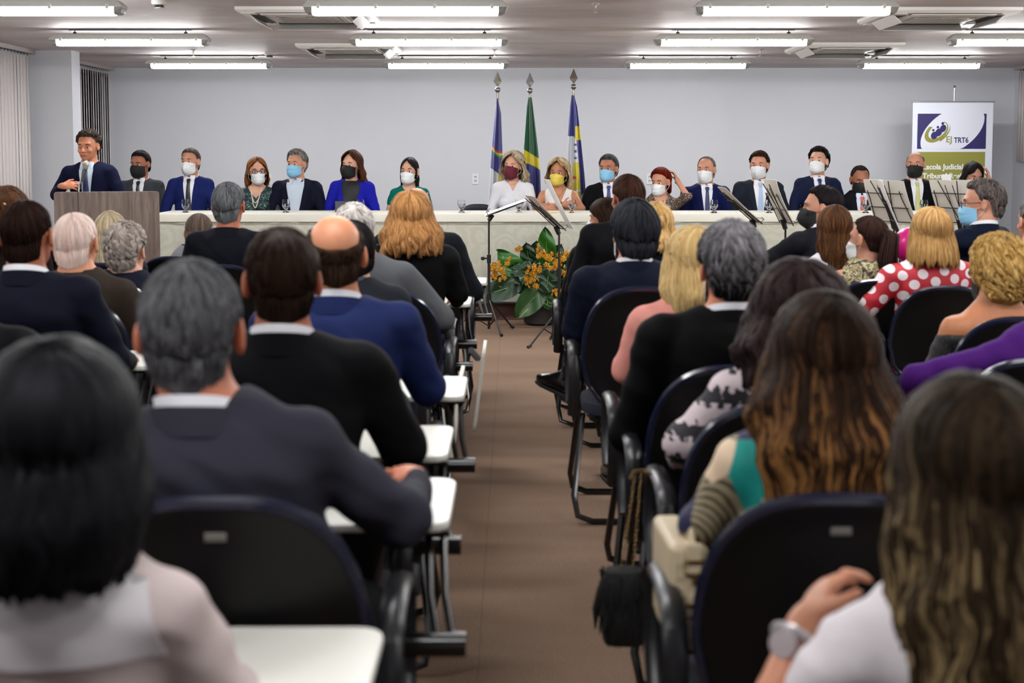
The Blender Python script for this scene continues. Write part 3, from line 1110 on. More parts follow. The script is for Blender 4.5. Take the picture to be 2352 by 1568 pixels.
def make_chair(tablet=None, sticker=False):
    t = empty('conference_chair')
    pts = back_outline()
    n = len(pts)
    cx, cz_ = 0, .67
    def rings(scales, offs):
        V = []
        for s_, o in zip(scales, offs):
            for (x, z) in pts:
                X, Z = cx + (x - cx) * s_, cz_ + (z - cz_) * s_
                V.append((X, by(X, Z) + o, Z))
        return V
    # plastic shell (rear) with a raised edge, cushion (front)
    sc_ = [0.02, .35, .7, .9, .955, 1.0]
    V = rings(sc_, [-.018, -.018, -.018, -.016, -.022, -.02])
    V += rings([1.0, .9], [.0, .0])
    Fc = []
    for k in range(len(sc_) + 1):
        for j in range(n):
            Fc.append((k * n + j, k * n + (j + 1) % n, (k + 1) * n + (j + 1) % n, (k + 1) * n + j))
    Fc.append(tuple(range(n)))
    MB().add(V, Fc).build('backrest_shell', BLK, t, smooth=True)
    V = rings([1.0 * .97, .96, .9, .6, .02], [.0, .022, .036, .046, .048])
    Fc = []
    for k in range(4):
        for j in range(n):
            Fc.append((k * n + j, k * n + (j + 1) % n, (k + 1) * n + (j + 1) % n, (k + 1) * n + j))
    Fc.append(tuple(4 * n + j for j in range(n)))
    MB().add(V, Fc).build('back_cushion', FABR, t, smooth=True)
    P = [(x, by(x, z) - .008, z) for x, z in pts]
    MB().tube(P, .014, 8, closed=True).build('edge_trim', RIM, t, smooth=True)
    # seat
    b = MB()
    sp = rrect(.47, .45, .12, 5)
    m_ = len(sp)
    V = []
    for s_, z in ((.9, .40), (.99, .405), (1.0, .425), (.985, .445), (.9, .455), (.5, .452), (.05, .45)):
        V += [(x * s_, y * s_ + .02, z) for x, y in sp]
    Fc = [tuple(range(m_ - 1, -1, -1)), tuple(6 * m_ + j for j in range(m_))]
    for k in range(6):
        for j in range(m_):
            Fc.append((k * m_ + j, k * m_ + (j + 1) % m_, (k + 1) * m_ + (j + 1) % m_, (k + 1) * m_ + j))
    b.add(V, Fc).build('seat', FABR, t, smooth=True)
    MB().box((0, .02, .392), (.42, .38, .02), bev=.005).build('seat_pan', BLK, t)
    # two U shaped legs, front and rear, with clipped corners and a floor bar
    for yt, yf in ((.17, .24), (-.1, -.27)):
        zz_ = .013
        P = [(.235, yt, .40), (.275, yf * .8, .10), (.262, yf, .035), (.2, yf, zz_), (-.2, yf, zz_), (-.262, yf, .035), (-.275, yf * .8, .10), (-.235, yt, .40)]
        MB().tube(P, .0125, 8).build('leg_frame', MET, t, smooth=True)
    MB().tube([(.0, -.09, .39), (.0, -.22, .42), (.0, -.245, .62)], .02, 8, sec=(.5, 2.2)).build('back_support', MET, t, smooth=True)
    # armrests: wide plastic pad curving down at the front, on a tube
    for sx in (-1, 1):
        x = sx * .275
        P = [(x, -.13, .40), (x, -.17, .47), (x, -.18, .56), (x, -.165, .63), (x, -.12, .662), (x, 0, .668), (x, .12, .66), (x, .165, .625), (x, .175, .56), (x, .16, .48), (x, .1, .41)]
        MB().tube(P, .024, 8, sec=(.55, 1.05), up=(0, 0, 1)).build('armrest', PAD, t, smooth=True)
    if sticker:
        z = .845
        b = MB().box((0, by(0, z) - .021, z), (.036, .003, .014), bev=.001)
        st = b.build('inventory_label', LAB, t)
        MB().box((0, by(0, z) - .023, z - .002), (.03, .001, .005)).build('bar_code', mat((90, 88, 84), .5), st)
    if tablet == 'up':
        z = .72
        tp = [(px_ + .215, py_ + .49) for px_, py_ in rrect(.29, .42, .045, 4)]
        b = MB().prism(tp, z - .016, z, mi=0)
        o = b.build('writing_tablet', TAB, t, bevel=.004)
        MB().prism([(px_ * .998 + .0005, py_) for px_, py_ in tp], z - .0165, z - .012).build('tablet_edge', TABE, o)
        bb = MB()
        bb.tube([(.275, .12, .53), (.40, .12, .53)], .024, 12)
        bb.build('pivot', MET, t, smooth=True)
        for xx_ in (.345, .375):
            MB().tube([(xx_, .12, .53), (xx_ - .02, .2, .60), (xx_ - .03, .34, .70)], .0085, 8).build('tablet_arm', MET, t, smooth=True)
        MB().box((.30, .36, .698), (.12, .14, .012), bev=.002).build('mount_plate', MET, t)
    if tablet == 'down':
        R = Matrix.Rotation(math.radians(7), 4, 'Y')
        M2 = Matrix.Translation((.40, .20, .43)) @ R @ Matrix.Rotation(math.pi / 2, 4, 'Y')
        b = MB().prism(rrect(.40, .29, .045, 4), -.008, .008, M=M2)
        b.build('writing_tablet', TAB, t, bevel=.003)
        MB().tube([(.275, .12, .53), (.37, .12, .53)], .022, 12).build('pivot', MET, t, smooth=True)
        MB().tube([(.345, .12, .53), (.35, .19, .58), (.375, .2, .57)], .0085, 8).build('tablet_arm', MET, t, smooth=True)
        MB().tube([(.36, .16, .60), (.39, .24, .55)], .016, 8).build('hinge', mat((120, 120, 122), .25, metal=.8), t, smooth=True)
    return t


CH = {}


def chair(X, Y, rz, label, tablet=None, sticker=False, group='black conference chairs of the audience', z=0):
    k = (tablet, sticker)
    if k not in CH:
        o = CH[k] = make_chair(tablet, sticker)
    else:
        o = dup(CH[k])
    o.location = (X, Y, z)
    o.rotation_euler = (0, 0, rz)
    tag(o, label, 'chair', group)
    return o


# ================================================================ music stands
MBK = mat((14, 14, 15), .4)
PAP = mat((206, 202, 192), .7)
PAPW = mat((226, 226, 230), .6)


def stand(px, D, foot_rz, desk, lab, knobs=True, H=1.0, frame=True):
    base = at(px, 600, D)
    t = empty('music_stand', (base.x, D, 0))
    MB().tube([(0, 0, .03), (0, 0, H * .62)], .012, 10).build('lower_pole', MBK, t, smooth=True)
    MB().tube([(0, 0, H * .6), (0, 0, H)], .008, 10).build('upper_pole', MBK, t, smooth=True)
    k = MB()
    k.tube([(0, 0, H * .59), (0, 0, H * .66)], .018, 10)
    k.tube([(0, 0, H * .63), (-.045, 0, H * .63)], .008, 8)
    k.lathe([(.001, -.018), (.014, -.013), (.018, 0), (.014, .013), (.001, .018)], 10, (-.052, 0, H * .63))
    k.build('height_knob', MBK, t, smooth=True)
    k = MB()
    k.tube([(0, 0, .27), (0, 0, .33)], .02, 10)
    k.tube([(0, 0, .3), (-.05, 0, .3)], .008, 8)
    k.lathe([(.001, -.016), (.014, -.01), (.016, 0), (.014, .01), (.001, .016)], 10, (-.055, 0, .3))
    k.build('leg_collar', MBK, t, smooth=True)
    for i in range(3):
        a = foot_rz + i * 2 * math.pi / 3
        c, s_ = math.cos(a), math.sin(a)
        g = MB()
        g.tube([(c * .02, s_ * .02, .27), (c * .30, s_ * .30, .02)], .008, 8)
        g.tube([(c * .012, s_ * .012, .06), (c * .16, s_ * .16, .145)], .005, 6)
        o = g.build('leg', MBK, t, smooth=True)
        MB().tube([(c * .29, s_ * .29, .022), (c * .325, s_ * .325, .012)], .012, 8).build('rubber_foot', MBK, o, smooth=True)
    yaw, tilt, w, h = desk
    M = Matrix.Translation((0, 0, H)) @ Matrix.Rotation(yaw, 4, 'Z') @ Matrix.Rotation(tilt, 4, 'X')
    b = MB()
    hw = w / 2
    def T(x, y, z=0): return M @ Vector((x, y, z))
    for s1 in (-1, 1):
        b.tube([T(s1 * hw * .95, -.02), T(s1 * hw * .8, h * .55), T(s1 * hw * .8, h * .72)], .004, 6)
        b.tube([T(0, 0), T(s1 * hw * .45, h * .95)], .004, 6)
        b.tube([T(s1 * .04, .0), T(s1 * .04, h * .85)], .003, 6)
    for yy in (.0, h * .33, h * .66):
        b.tube([T(-hw * (.98 - yy * .3), yy), T(hw * (.98 - yy * .3), yy)], .004, 6)
    b.tube([T(-hw, -.005, .035), T(hw, -.005, .035)], .003, 6)
    for s1 in (-1, 1):
        b.tube([T(s1 * hw, 0), T(s1 * hw, -.005, .035), T(s1 * hw, .02, .035)], .003, 6)
    b.build('desk_frame', MBK, t, smooth=True)
    MB().tube([(0, 0, H - .05), M @ Vector((0, .03, -.012))], .018, 8).build('tilt_joint', MBK, t, smooth=True)
    tag(t, lab, 'music stand', 'music stands')
    return t, M


def sheets(t, M, pieces, lab):
    """pieces: (x0,x1,y0,y1,curl,mat)"""
    r = empty('sheet_music', t.location)
    for i, (xa, xb, ya, yb, curl, mt) in enumerate(pieces):
        P = []
        for a in range(9):
            u = a / 8
            row = []
            for c in range(5):
                v = c / 4
                row.append(M @ Vector((xa + (xb - xa) * v, ya + (yb - ya) * u, .008 + .003 * i + curl * u ** 3 + .004 * math.sin(v * 3.1))))
            P.append(row)
        MB().grid(P, thick=.003, tdir=M.to_3x3() @ Vector((0, 0, 1))).build('page', mt, r, smooth=True)
    tag(r, lab, 'sheet music', 'sheet music on the stands')


rd = math.radians
t, M = stand(1123, 11.75, rd(-70), (rd(-90), rd(20), .45, .33), 'black tripod music stand left of the plant arrangement', H=1.0)
sheets(t, M, [(-.2, .2, -.03, .34, 0, PAPW), (-.19, .0, -.01, .33, 0, PAPW)], 'white pages lying almost flat on the stand left of the plant')
t, M = stand(1284, 10.95, rd(-140), (rd(99), rd(42), .46, .36), 'black tripod music stand in front of the leafy arrangement', H=.93)
sheets(t, M, [(-.22, .22, 0, .34, .02, PAP)], 'grey and white pages on the stand before the leafy arrangement')
M2 = M @ Matrix.Translation((0, -.10, .06)) @ Matrix.Rotation(rd(20), 4, 'X')
sheets(t, M2, [(.02, .24, -.0, .44, .01, PAPW)], 'long white sheet leaning over the stand before the leafy arrangement')
t, M = stand(1733, 10.6, rd(20), (rd(90), rd(40), .46, .36), 'black music stand tilted to the left before the grey suited man', H=1.0)
sheets(t, M, [(-.22, .22, -.03, .36, .02, PAP)], 'pages seen from the side on the stand right of the navy suited man')
t, M = stand(1803, 10.4, rd(60), (rd(92), rd(62), .46, .34), 'black music stand overlapping the man with the light blue tie', H=1.0)
sheets(t, M, [(-.22, .22, -.0, .34, .03, PAP)], 'pages seen nearly edge-on over the light blue tie')
t, M = stand(2052, 10.5, rd(40), (rd(114), rd(64), .46, .36), 'black wire music stand seen from behind by the orange tie', H=1.0)
sheets(t, M, [(-.24, .0, 0, .33, .02, PAP), (.0, .24, 0, .33, .03, PAP)], 'open grey score on the wire stand before the orange tie')
t, M = stand(2067, 9.6, rd(80), (rd(79), rd(66), .36, .40), 'black music stand left of the blonde woman in polka dots', H=.93)
sheets(t, M, [(-.2, .2, 0, .42, .02, PAPW)], 'white pages nearly edge-on left of the blonde woman in polka dots')
t, M = stand(2205, 10.3, rd(10), (rd(113), rd(66), .46, .36), 'black wire music stand before the banner and the rightmost woman', H=1.0)
sheets(t, M, [(-.24, .0, 0, .33, .03, PAP), (.0, .24, 0, .33, .02, PAP), (.02, .12, .02, .36, .05, PAPW)], 'open grey score on the rightmost wire stand below the banner')

# ================================================================ plant arrangement
LEAFS = []
for nm, (ca, cb, thr) in enumerate((((34, 74, 26), (128, 158, 54), .62), ((18, 54, 26), (36, 88, 34), .75), ((40, 96, 24), (150, 176, 70), .66))):
    m, nt, p, N, L = nmat('leaf%d' % nm)
    tc = N('ShaderNodeTexCoord')
    mp = N('ShaderNodeMapping')
    mp.inputs['Scale'].default_value = (14, 2.6, 1)
    mp.inputs['Rotation'].default_value = (0, 0, .5)
    n1 = N('ShaderNodeTexNoise', i_Scale=1.2, i_Detail=5.0)
    L(tc.outputs['Object'], mp.inputs[0])
    L(mp.outputs[0], n1.inputs['Vector'])
    r = ramp(N, [(.45, ca), (thr, ca), (thr + .03, cb)])
    L(n1.outputs[0], r.inputs[0])
    L(r.outputs[0], p.inputs['Base Color'])
    p.inputs['Roughness'].default_value = .32
    p.inputs['Specular IOR Level'].default_value = .5
    LEAFS.append(m)
LV = mat((96, 140, 50), .4)
PC = at(1240, 640, 12.25)
plant = tag(empty('plant_arrangement', (PC.x, 12.3, 0)), 'leafy green arrangement with small orange yellow flowers before the table', 'plant')
MB().lathe([(.10, .0), (.14, .02), (.15, .22), (.13, .24)], 20).build('pot', mat((30, 26, 22), .6), plant, smooth=True)


def leaf(pxb, pyb, pxt, pyt, wd_, Dn, mt, notch=0, bendv=.1, roll=0):
    """leaf from base pixel to tip pixel, width in pixels"""
    A = at(pxb, pyb, Dn + .06) - Vector((PC.x, 12.3, 0))
    Bv = at(pxt, pyt, Dn) - Vector((PC.x, 12.3, 0))
    ax = Bv - A
    Ln = ax.length
    W = wd_ / 262.0
    yv = ax.normalized()
    nrm = Vector((0, -1, .25)).normalized()
    nrm = (Matrix.Rotation(roll, 3, yv) @ nrm)
    nrm = (nrm - yv * nrm.dot(yv)).normalized()
    xv = yv.cross(nrm)
    nu, nv = 16, 6
    V = []
    for i in range(nu + 1):
        u = i / nu
        w_ = W / 2 * (math.sin(math.pi * min(1, u * 1.02 + .0)) ** .55) * (1.15 - .45 * u) if 0 < u < 1 else .001
        for j in range(-nv, nv + 1):
            v = j / nv
            back = -.10 * Ln * (abs(v) ** 2) * max(0, 1 - u * 2.2)
            cut = 1.0
            if notch and abs(v) > .45 and (i % 4 == 3): cut = .62
            y = u * Ln + back
            z = -bendv * Ln * (u ** 2) * .6 + .10 * W * abs(v) + .012 * math.sin(u * 11 + v * 3)
            V.append(Vector((v * w_ * cut, y, z)))
    Fc = []
    k = 2 * nv + 1
    for i in range(nu):
        for j in range(2 * nv):
            Fc.append((i * k + j, (i + 1) * k + j, (i + 1) * k + j + 1, i * k + j + 1))
    me = MB().add(V, Fc)
    o = me.build('leaf', mt, plant, smooth=True)
    R = Matrix((xv, yv, nrm)).transposed().to_4x4()
    o.matrix_local = Matrix.Translation(A) @ R
    s_ = MB()
    s_.tube([(0, -.02, .004), (0, Ln * .5, .006 - bendv * Ln * .15), (0, Ln * .95, .004 - bendv * Ln * .54)], [.004, .003, .001], 6)
    s_.build('midrib', LV, o, smooth=True)
    return o


L0, L1, L2 = LEAFS
lv = [(1258, 610, 1252, 520, 48, 12.3, L2, 0, .1, 0), (1205, 650, 1142, 572, 62, 12.25, L2, 0, .1, .3), (1250, 640, 1168, 612, 60, 12.15, L1, 1, .1, .2), (1215, 605, 1208, 556, 40, 12.3, L1, 0, .1, 0),
      (1230, 600, 1232, 552, 36, 12.3, L1, 0, .1, 0), (1290, 640, 1325, 575, 44, 12.2, L1, 0, .1, -.3), (1300, 650, 1345, 560, 46, 12.25, L0, 0, .1, -.2), (1190, 655, 1098, 680, 56, 12.15, L1, 0, .25, 0),
      (1245, 665, 1182, 728, 58, 12.05, L0, 0, .25, 0), (1262, 620, 1252, 678, 56, 12.05, L1, 1, .2, .1), (1275, 650, 1300, 600, 44, 12.2, L1, 1, .1, 0), (1255, 675, 1260, 712, 34, 12.05, L0, 0, .2, 0),
      (1280, 680, 1310, 728, 36, 12.05, L0, 0, .3, 0), (1300, 660, 1345, 700, 50, 12.1, L1, 0, .2, 0), (1215, 660, 1130, 640, 50, 12.2, L1, 0, .15, .2), (1290, 690, 1282, 735, 34, 12.1, L1, 0, .2, 0),
      (1310, 640, 1358, 640, 48, 12.2, L1, 0, .1, 0), (1240, 650, 1205, 700, 50, 12.2, L1, 0, .2, 0), (1270, 600, 1290, 560, 36, 12.3, L1, 0, .1, 0), (1320, 600, 1350, 610, 40, 12.1, L0, 0, .1, 0),
      (1260, 640, 1230, 610, 50, 12.28, L1, 0, .1, 0), (1270, 660, 1270, 620, 60, 12.3, L1, 0, .1, 0), (1240, 690, 1240, 640, 70, 12.32, L1, 0, .1, 0), (1300, 690, 1300, 640, 70, 12.32, L1, 0, .1, 0)]
for a in lv:
    leaf(*a)
FLM = mat((208, 150, 34), .5, var=.2, vs=40)
FLD = mat((140, 74, 16), .5)
rnd = random.Random(7)
b = MB()
for k in range(5):
    a = k * 2 * math.pi / 5
    c, s_ = math.cos(a), math.sin(a)
    px_, py_ = -s_, c
    V = [(c * .003, s_ * .003, 0), (c * .012 + px_ * .009, s_ * .012 + py_ * .009, .008), (c * .022, s_ * .022, .004), (c * .012 - px_ * .009, s_ * .012 - py_ * .009, .008), (c * .012, s_ * .012, .012)]
    b.add(V, [(0, 1, 4), (1, 2, 4), (2, 3, 4), (3, 0, 4)])
b.lathe([(.006, -.002), (.007, .008), (.002, .014)], 6)
fme = b.me('flower', FLM, False)
clusters = [(1236, 575, 14, 14, 9), (1255, 590, 16, 12, 8), (1140, 615, 26, 14, 15), (1148, 632, 18, 14, 11), (1170, 600, 12, 8, 3), (1228, 620, 20, 12, 13), (1222, 640, 18, 12, 13), (1270, 605, 22, 12, 16),
            (1295, 590, 14, 14, 9), (1300, 620, 18, 14, 12), (1312, 640, 12, 12, 8), (1292, 672, 28, 10, 13), (1310, 672, 14, 10, 8), (1195, 575, 12, 5, 5), (1224, 652, 14, 8, 6)]
for (cx, cy, rx, ry, n) in clusters:
    for k in range(n):
        a = rnd.uniform(0, 6.28)
        q = rnd.random() ** .5
        P = at(cx + rx * q * math.cos(a), cy + ry * q * math.sin(a), 12.0 + rnd.uniform(-.04, .03)) - Vector((PC.x, 12.3, 0))
        o = mkobj('flower', fme, plant, P)
        o.rotation_euler = (rd(90) + rnd.uniform(-.7, .7), rnd.uniform(-.7, .7), rnd.uniform(0, 6))
        o.scale = [rnd.uniform(.9, 1.5)] * 3
b = MB()
for (cx, cy, rx, ry, n) in clusters:
    A = Vector((0, .05, .3))
    Bv = at(cx, cy, 12.02) - Vector((PC.x, 12.3, 0))
    b.tube([A, (A + Bv) / 2 + Vector((0, 0, .05)), Bv], .003, 5)
b.build('stems', mat((70, 80, 30), .5), plant, smooth=True)

# ================================================================ implicit surfaces
def axis(lo, hi, h, zones=()):
    out = [lo]
    while out[-1] < hi:
        x = out[-1]
        s = h
        for (a, b, hf) in zones:
            if a - h * .6 <= x <= b: s = min(s, hf)
        out.append(x + s)
    return np.array(out)


class Field:
    def __init__(s, X, Y, Z):
        s.X, s.Y, s.Z = X, Y, Z
        s.d = np.full((len(X), len(Y), len(Z)), .08, dtype=np.float32)

    def _blk(s, lo, hi, mg):
        r = []
        for A, a, b in zip((s.X, s.Y, s.Z), lo, hi):
            i0 = max(0, np.searchsorted(A, a - mg) - 1)
            i1 = min(len(A), np.searchsorted(A, b + mg) + 1)
            if i1 - i0 < 1: return None
            r.append(slice(i0, i1))
        return tuple(r)

    def _apply(s, blk, nd, k, op):
        a = s.d[blk]
        if op == 'u':
            if k > 0:
                h = np.clip(.5 + .5 * (nd - a) / k, 0, 1)
                s.d[blk] = nd * (1 - h) + a * h - k * h * (1 - h)
            else:
                s.d[blk] = np.minimum(a, nd)
        else:
            nd = -nd
            h = np.clip(.5 - .5 * (nd - a) / k, 0, 1)
            s.d[blk] = nd * (1 - h) + a * h + k * h * (1 - h)

    def ell(s, c, r, R=None, k=.02, op='u'):
        r = np.array(r, dtype=float)
        c = np.array(c, dtype=float)
        if R is None:
            ext = r
        else:
            R = np.array(R)
            ext = np.sqrt(((R * r[None, :]) ** 2).sum(1))
        blk = s._blk(c - ext, c + ext, .05 + k)
        if blk is None: return s
        x = s.X[blk[0]][:, None, None] - c[0]
        y = s.Y[blk[1]][None, :, None] - c[1]
        z = s.Z[blk[2]][None, None, :] - c[2]
        if R is not None:
            x, y, z = (R[0, 0] * x + R[1, 0] * y + R[2, 0] * z, R[0, 1] * x + R[1, 1] * y + R[2, 1] * z, R[0, 2] * x + R[1, 2] * y + R[2, 2] * z)
        k0 = np.sqrt((x / r[0]) ** 2 + (y / r[1]) ** 2 + (z / r[2]) ** 2)
        k1 = np.sqrt((x / r[0] ** 2) ** 2 + (y / r[1] ** 2) ** 2 + (z / r[2] ** 2) ** 2) + 1e-9
        s._apply(blk, (k0 * (k0 - 1) / k1).astype(np.float32), k, op)
        return s

    def cap(s, a, b, ra, rb=None, k=.02, op='u'):
        rb = ra if rb is None else rb
        a = np.array(a, dtype=float)
        b = np.array(b, dtype=float)
        m = max(ra, rb)
        blk = s._blk(np.minimum(a, b) - m, np.maximum(a, b) + m, .05 + k)
        if blk is None: return s
        x = s.X[blk[0]][:, None, None] - a[0]
        y = s.Y[blk[1]][None, :, None] - a[1]
        z = s.Z[blk[2]][None, None, :] - a[2]
        ab = b - a
        h = np.clip((x * ab[0] + y * ab[1] + z * ab[2]) / max(1e-9, ab.dot(ab)), 0, 1)
        dd = np.sqrt((x - ab[0] * h) ** 2 + (y - ab[1] * h) ** 2 + (z - ab[2] * h) ** 2) - (ra + (rb - ra) * h)
        s._apply(blk, dd.astype(np.float32), k, op)
        return s

    def plane_cut(s, z0):
        """remove below z0"""
        s.d = np.maximum(s.d, (z0 - s.Z)[None, None, :].astype(np.float32))
        return s

    def extract(s):
        d = s.d
        S = d < 0
        nx, ny, nz = d.shape
        cnt = np.zeros((nx - 1, ny - 1, nz - 1), dtype=np.int8)
        for i in (0, 1):
            for j in (0, 1):
                for k in (0, 1):
                    cnt += S[i:nx - 1 + i, j:ny - 1 + j, k:nz - 1 + k]
        act = (cnt > 0) & (cnt < 8)
        I, J, K = np.nonzero(act)
        vid = np.full(act.shape, -1, dtype=np.int32)
        vid[I, J, K] = np.arange(len(I))
        acc = np.zeros((len(I), 3))
        n = np.zeros(len(I))
        ed = []
        for a in ((0, 0), (0, 1), (1, 0), (1, 1)):
            ed.append(((0, a[0], a[1]), (1, a[0], a[1])))
            ed.append(((a[0], 0, a[1]), (a[0], 1, a[1])))
            ed.append(((a[0], a[1], 0), (a[0], a[1], 1)))
        for p, q in ed:
            da = d[I + p[0], J + p[1], K + p[2]]
            db = d[I + q[0], J + q[1], K + q[2]]
            m = (da < 0) != (db < 0)
            t = np.where(m, da / np.where(m, da - db, 1), 0)
            for ax, (A, ix) in enumerate(((s.X, I), (s.Y, J), (s.Z, K))):
                pa = A[ix + p[ax]]
                pb = A[ix + q[ax]]
                acc[:, ax] += np.where(m, pa + (pb - pa) * t, 0)
            n += m
        V = acc / n[:, None]
        Q = []
        ch = S[:-1, 1:-1, 1:-1] != S[1:, 1:-1, 1:-1]
        i, j, k = np.nonzero(ch)
        j += 1; k += 1
        q = np.stack([vid[i, j - 1, k - 1], vid[i, j, k - 1], vid[i, j, k], vid[i, j - 1, k]], 1)
        f = S[i, j, k]
        q[~f] = q[~f][:, ::-1]
        Q.append(q)
        ch = S[1:-1, :-1, 1:-1] != S[1:-1, 1:, 1:-1]
        i, j, k = np.nonzero(ch)
        i += 1; k += 1
        q = np.stack([vid[i - 1, j, k - 1], vid[i - 1, j, k], vid[i, j, k], vid[i, j, k - 1]], 1)
        f = S[i, j, k]
        q[~f] = q[~f][:, ::-1]
        Q.append(q)
        ch = S[1:-1, 1:-1, :-1] != S[1:-1, 1:-1, 1:]
        i, j, k = np.nonzero(ch)
        i += 1; j += 1
        q = np.stack([vid[i - 1, j - 1, k], vid[i, j - 1, k], vid[i, j, k], vid[i - 1, j, k]], 1)
        f = S[i, j, k]
        q[~f] = q[~f][:, ::-1]
        Q.append(q)
        Q = np.concatenate(Q)
        Q = Q[(Q >= 0).all(1)]
        return V, Q


def vsmooth(V, Q, it=1, lam=.5):
    for _ in range(it):
        acc = np.zeros_like(V)
        n = np.zeros(len(V))
        for a, b in ((0, 1), (1, 2), (2, 3), (3, 0)):
            np.add.at(acc, Q[:, a], V[Q[:, b]])
            np.add.at(n, Q[:, a], 1)
        V = V + lam * (acc / np.maximum(n, 1)[:, None] - V)
    return V


def vnormals(V, Q):
    fn = np.cross(V[Q[:, 2]] - V[Q[:, 0]], V[Q[:, 3]] - V[Q[:, 1]])
    N_ = np.zeros_like(V)
    for a in range(4):
        np.add.at(N_, Q[:, a], fn)
    return N_ / (np.linalg.norm(N_, axis=1)[:, None] + 1e-12)


# ================================================================ people: materials
def skin_mat(c):
    k = ('skin', c)
    if k in MC: return MC[k]
    m, nt, p, N, L = nmat('skin')
    n = N('ShaderNodeTexNoise', i_Scale=9.0, i_Detail=3.0)
    tc = N('ShaderNodeTexCoord')
    L(tc.outputs['Object'], n.inputs['Vector'])
    r = ramp(N, [(.35, tuple(int(v * .92) for v in c)), (.65, tuple(min(255, int(v * 1.05)) for v in c))])
    L(n.outputs[0], r.inputs[0])
    L(r.outputs[0], p.inputs['Base Color'])
    p.inputs['Roughness'].default_value = .48
    p.inputs['Specular IOR Level'].default_value = .35
    p.inputs['Subsurface Weight'].default_value = .12
    p.inputs['Subsurface Radius'].default_value = (.015, .006, .003)
    p.inputs['Subsurface Scale'].default_value = 1
    MC[k] = m
    return m


def hair_mat(c0, c1, c2=None, rough=.6, wet=.15):
    """c0 dark strands, c1 light strands (attribute tone picks); fine strand noise from attribute flow"""
    k = ('hair', c0, c1, c2, rough)
    if k in MC: return MC[k]
    m, nt, p, N, L = nmat('hair')
    a = N('ShaderNodeAttribute', attribute_name='tone')
    fl = N('ShaderNodeAttribute', attribute_name='flow')
    n = N('ShaderNodeTexNoise', i_Scale=1.0, i_Detail=3.0)
    mp = N('ShaderNodeMapping')
    mp.inputs['Scale'].default_value = (60, 3, 1)
    L(fl.outputs['Vector'], mp.inputs[0])
    L(mp.outputs[0], n.inputs['Vector'])
    ad = N('ShaderNodeMath', operation='MULTIPLY_ADD')
    ad.inputs[1].default_value = .5
    L(n.outputs[0], ad.inputs[0])
    sb = N('ShaderNodeMath', operation='SUBTRACT')
    sb.inputs[1].default_value = .25
    L(a.outputs['Fac'], sb.inputs[0])
    L(sb.outputs[0], ad.inputs[2])
    st = [(.1, c0), (.9, c1)] if c2 is None else [(.05, c0), (.5, c1), (.95, c2)]
    r = ramp(N, st)
    L(ad.outputs[0], r.inputs[0])
    L(r.outputs[0], p.inputs['Base Color'])
    p.inputs['Roughness'].default_value = rough
    p.inputs['Specular IOR Level'].default_value = wet
    tc1 = lin(c1)
    mxv = max(tc1[:3])
    p.inputs['Specular Tint'].default_value = tuple((v / mxv) * .75 for v in tc1[:3]) + (1,)
    b = N('ShaderNodeBump', i_Strength=.6, i_Distance=.004)
    L(n.outputs[0], b.inputs['Height'])
    L(b.outputs[0], p.inputs['Normal'])
    MC[k] = m
    return m


def suit_mat(c, rough=.75, sheen=.0):
    return mat(c, rough=rough, spec=.08, bump=.12, bs=260, var=.06, vs=5, sheen=sheen)


def dots_mat(bg, fg, scale, thr, rnd_=.25):
    k = ('dots', bg, fg, scale, thr)
    if k in MC: return MC[k]
    m, nt, p, N, L = nmat('dots')
    tc = N('ShaderNodeTexCoord')
    sx = N('ShaderNodeSeparateXYZ')
    cx = N('ShaderNodeCombineXYZ')
    L(tc.outputs['Object'], sx.inputs[0])
    L(sx.outputs[0], cx.inputs[0])
    L(sx.outputs[2], cx.inputs[1])
    mp = N('ShaderNodeMapping')
    mp.inputs['Rotation'].default_value = (0, 0, .6)
    L(cx.outputs[0], mp.inputs[0])
    v = N('ShaderNodeTexVoronoi', voronoi_dimensions='2D', i_Scale=scale, i_Randomness=rnd_)
    L(mp.outputs[0], v.inputs['Vector'])
    r = ramp(N, [(0, fg), (thr, fg), (thr + .02, bg)])
    L(v.outputs['Distance'], r.inputs[0])
    L(r.outputs[0], p.inputs['Base Color'])
    p.inputs['Roughness'].default_value = .6
    MC[k] = m
    return m


def geo_mat():
    k = 'geo'
    if k in MC: return MC[k]
    m, nt, p, N, L = nmat('geometric_print')
    tc = N('ShaderNodeTexCoord')
    v = N('ShaderNodeTexVoronoi', i_Scale=15.0, i_Randomness=.9)
    mp = N('ShaderNodeMapping')
    mp.inputs['Scale'].default_value = (1, .3, .6)
    L(tc.outputs['Object'], mp.inputs[0])
    L(mp.outputs[0], v.inputs['Vector'])
    sp = N('ShaderNodeSeparateColor')
    L(v.outputs['Color'], sp.inputs[0])
    r = ramp(N, [(0, (214, 190, 160)), (.3, (0, 140, 132)), (.42, (24, 24, 66)), (.58, (150, 138, 112)), (1, (150, 138, 112))], 'CONSTANT')
    L(sp.outputs[0], r.inputs[0])
    w = N('ShaderNodeTexWave', i_Scale=34.0, i_Distortion=1.5, bands_direction='DIAGONAL')
    L(tc.outputs['Object'], w.inputs['Vector'])
    r2 = ramp(N, [(.3, (120, 110, 96)), (.42, (255, 255, 255))])
    L(w.outputs[0], r2.inputs[0])
    gt = N('ShaderNodeMath', operation='GREATER_THAN')
    gt.inputs[1].default_value = .58
    L(sp.outputs[0], gt.inputs[0])
    mx = N('ShaderNodeMix', data_type='RGBA', blend_type='MULTIPLY')
    L(gt.outputs[0], mx.inputs[0])
    L(r.outputs[0], mx.inputs[6])
    L(r2.outputs[0], mx.inputs[7])
    L(mx.outputs[2], p.inputs['Base Color'])
    p.inputs['Roughness'].default_value = .7
    MC[k] = m
    return m


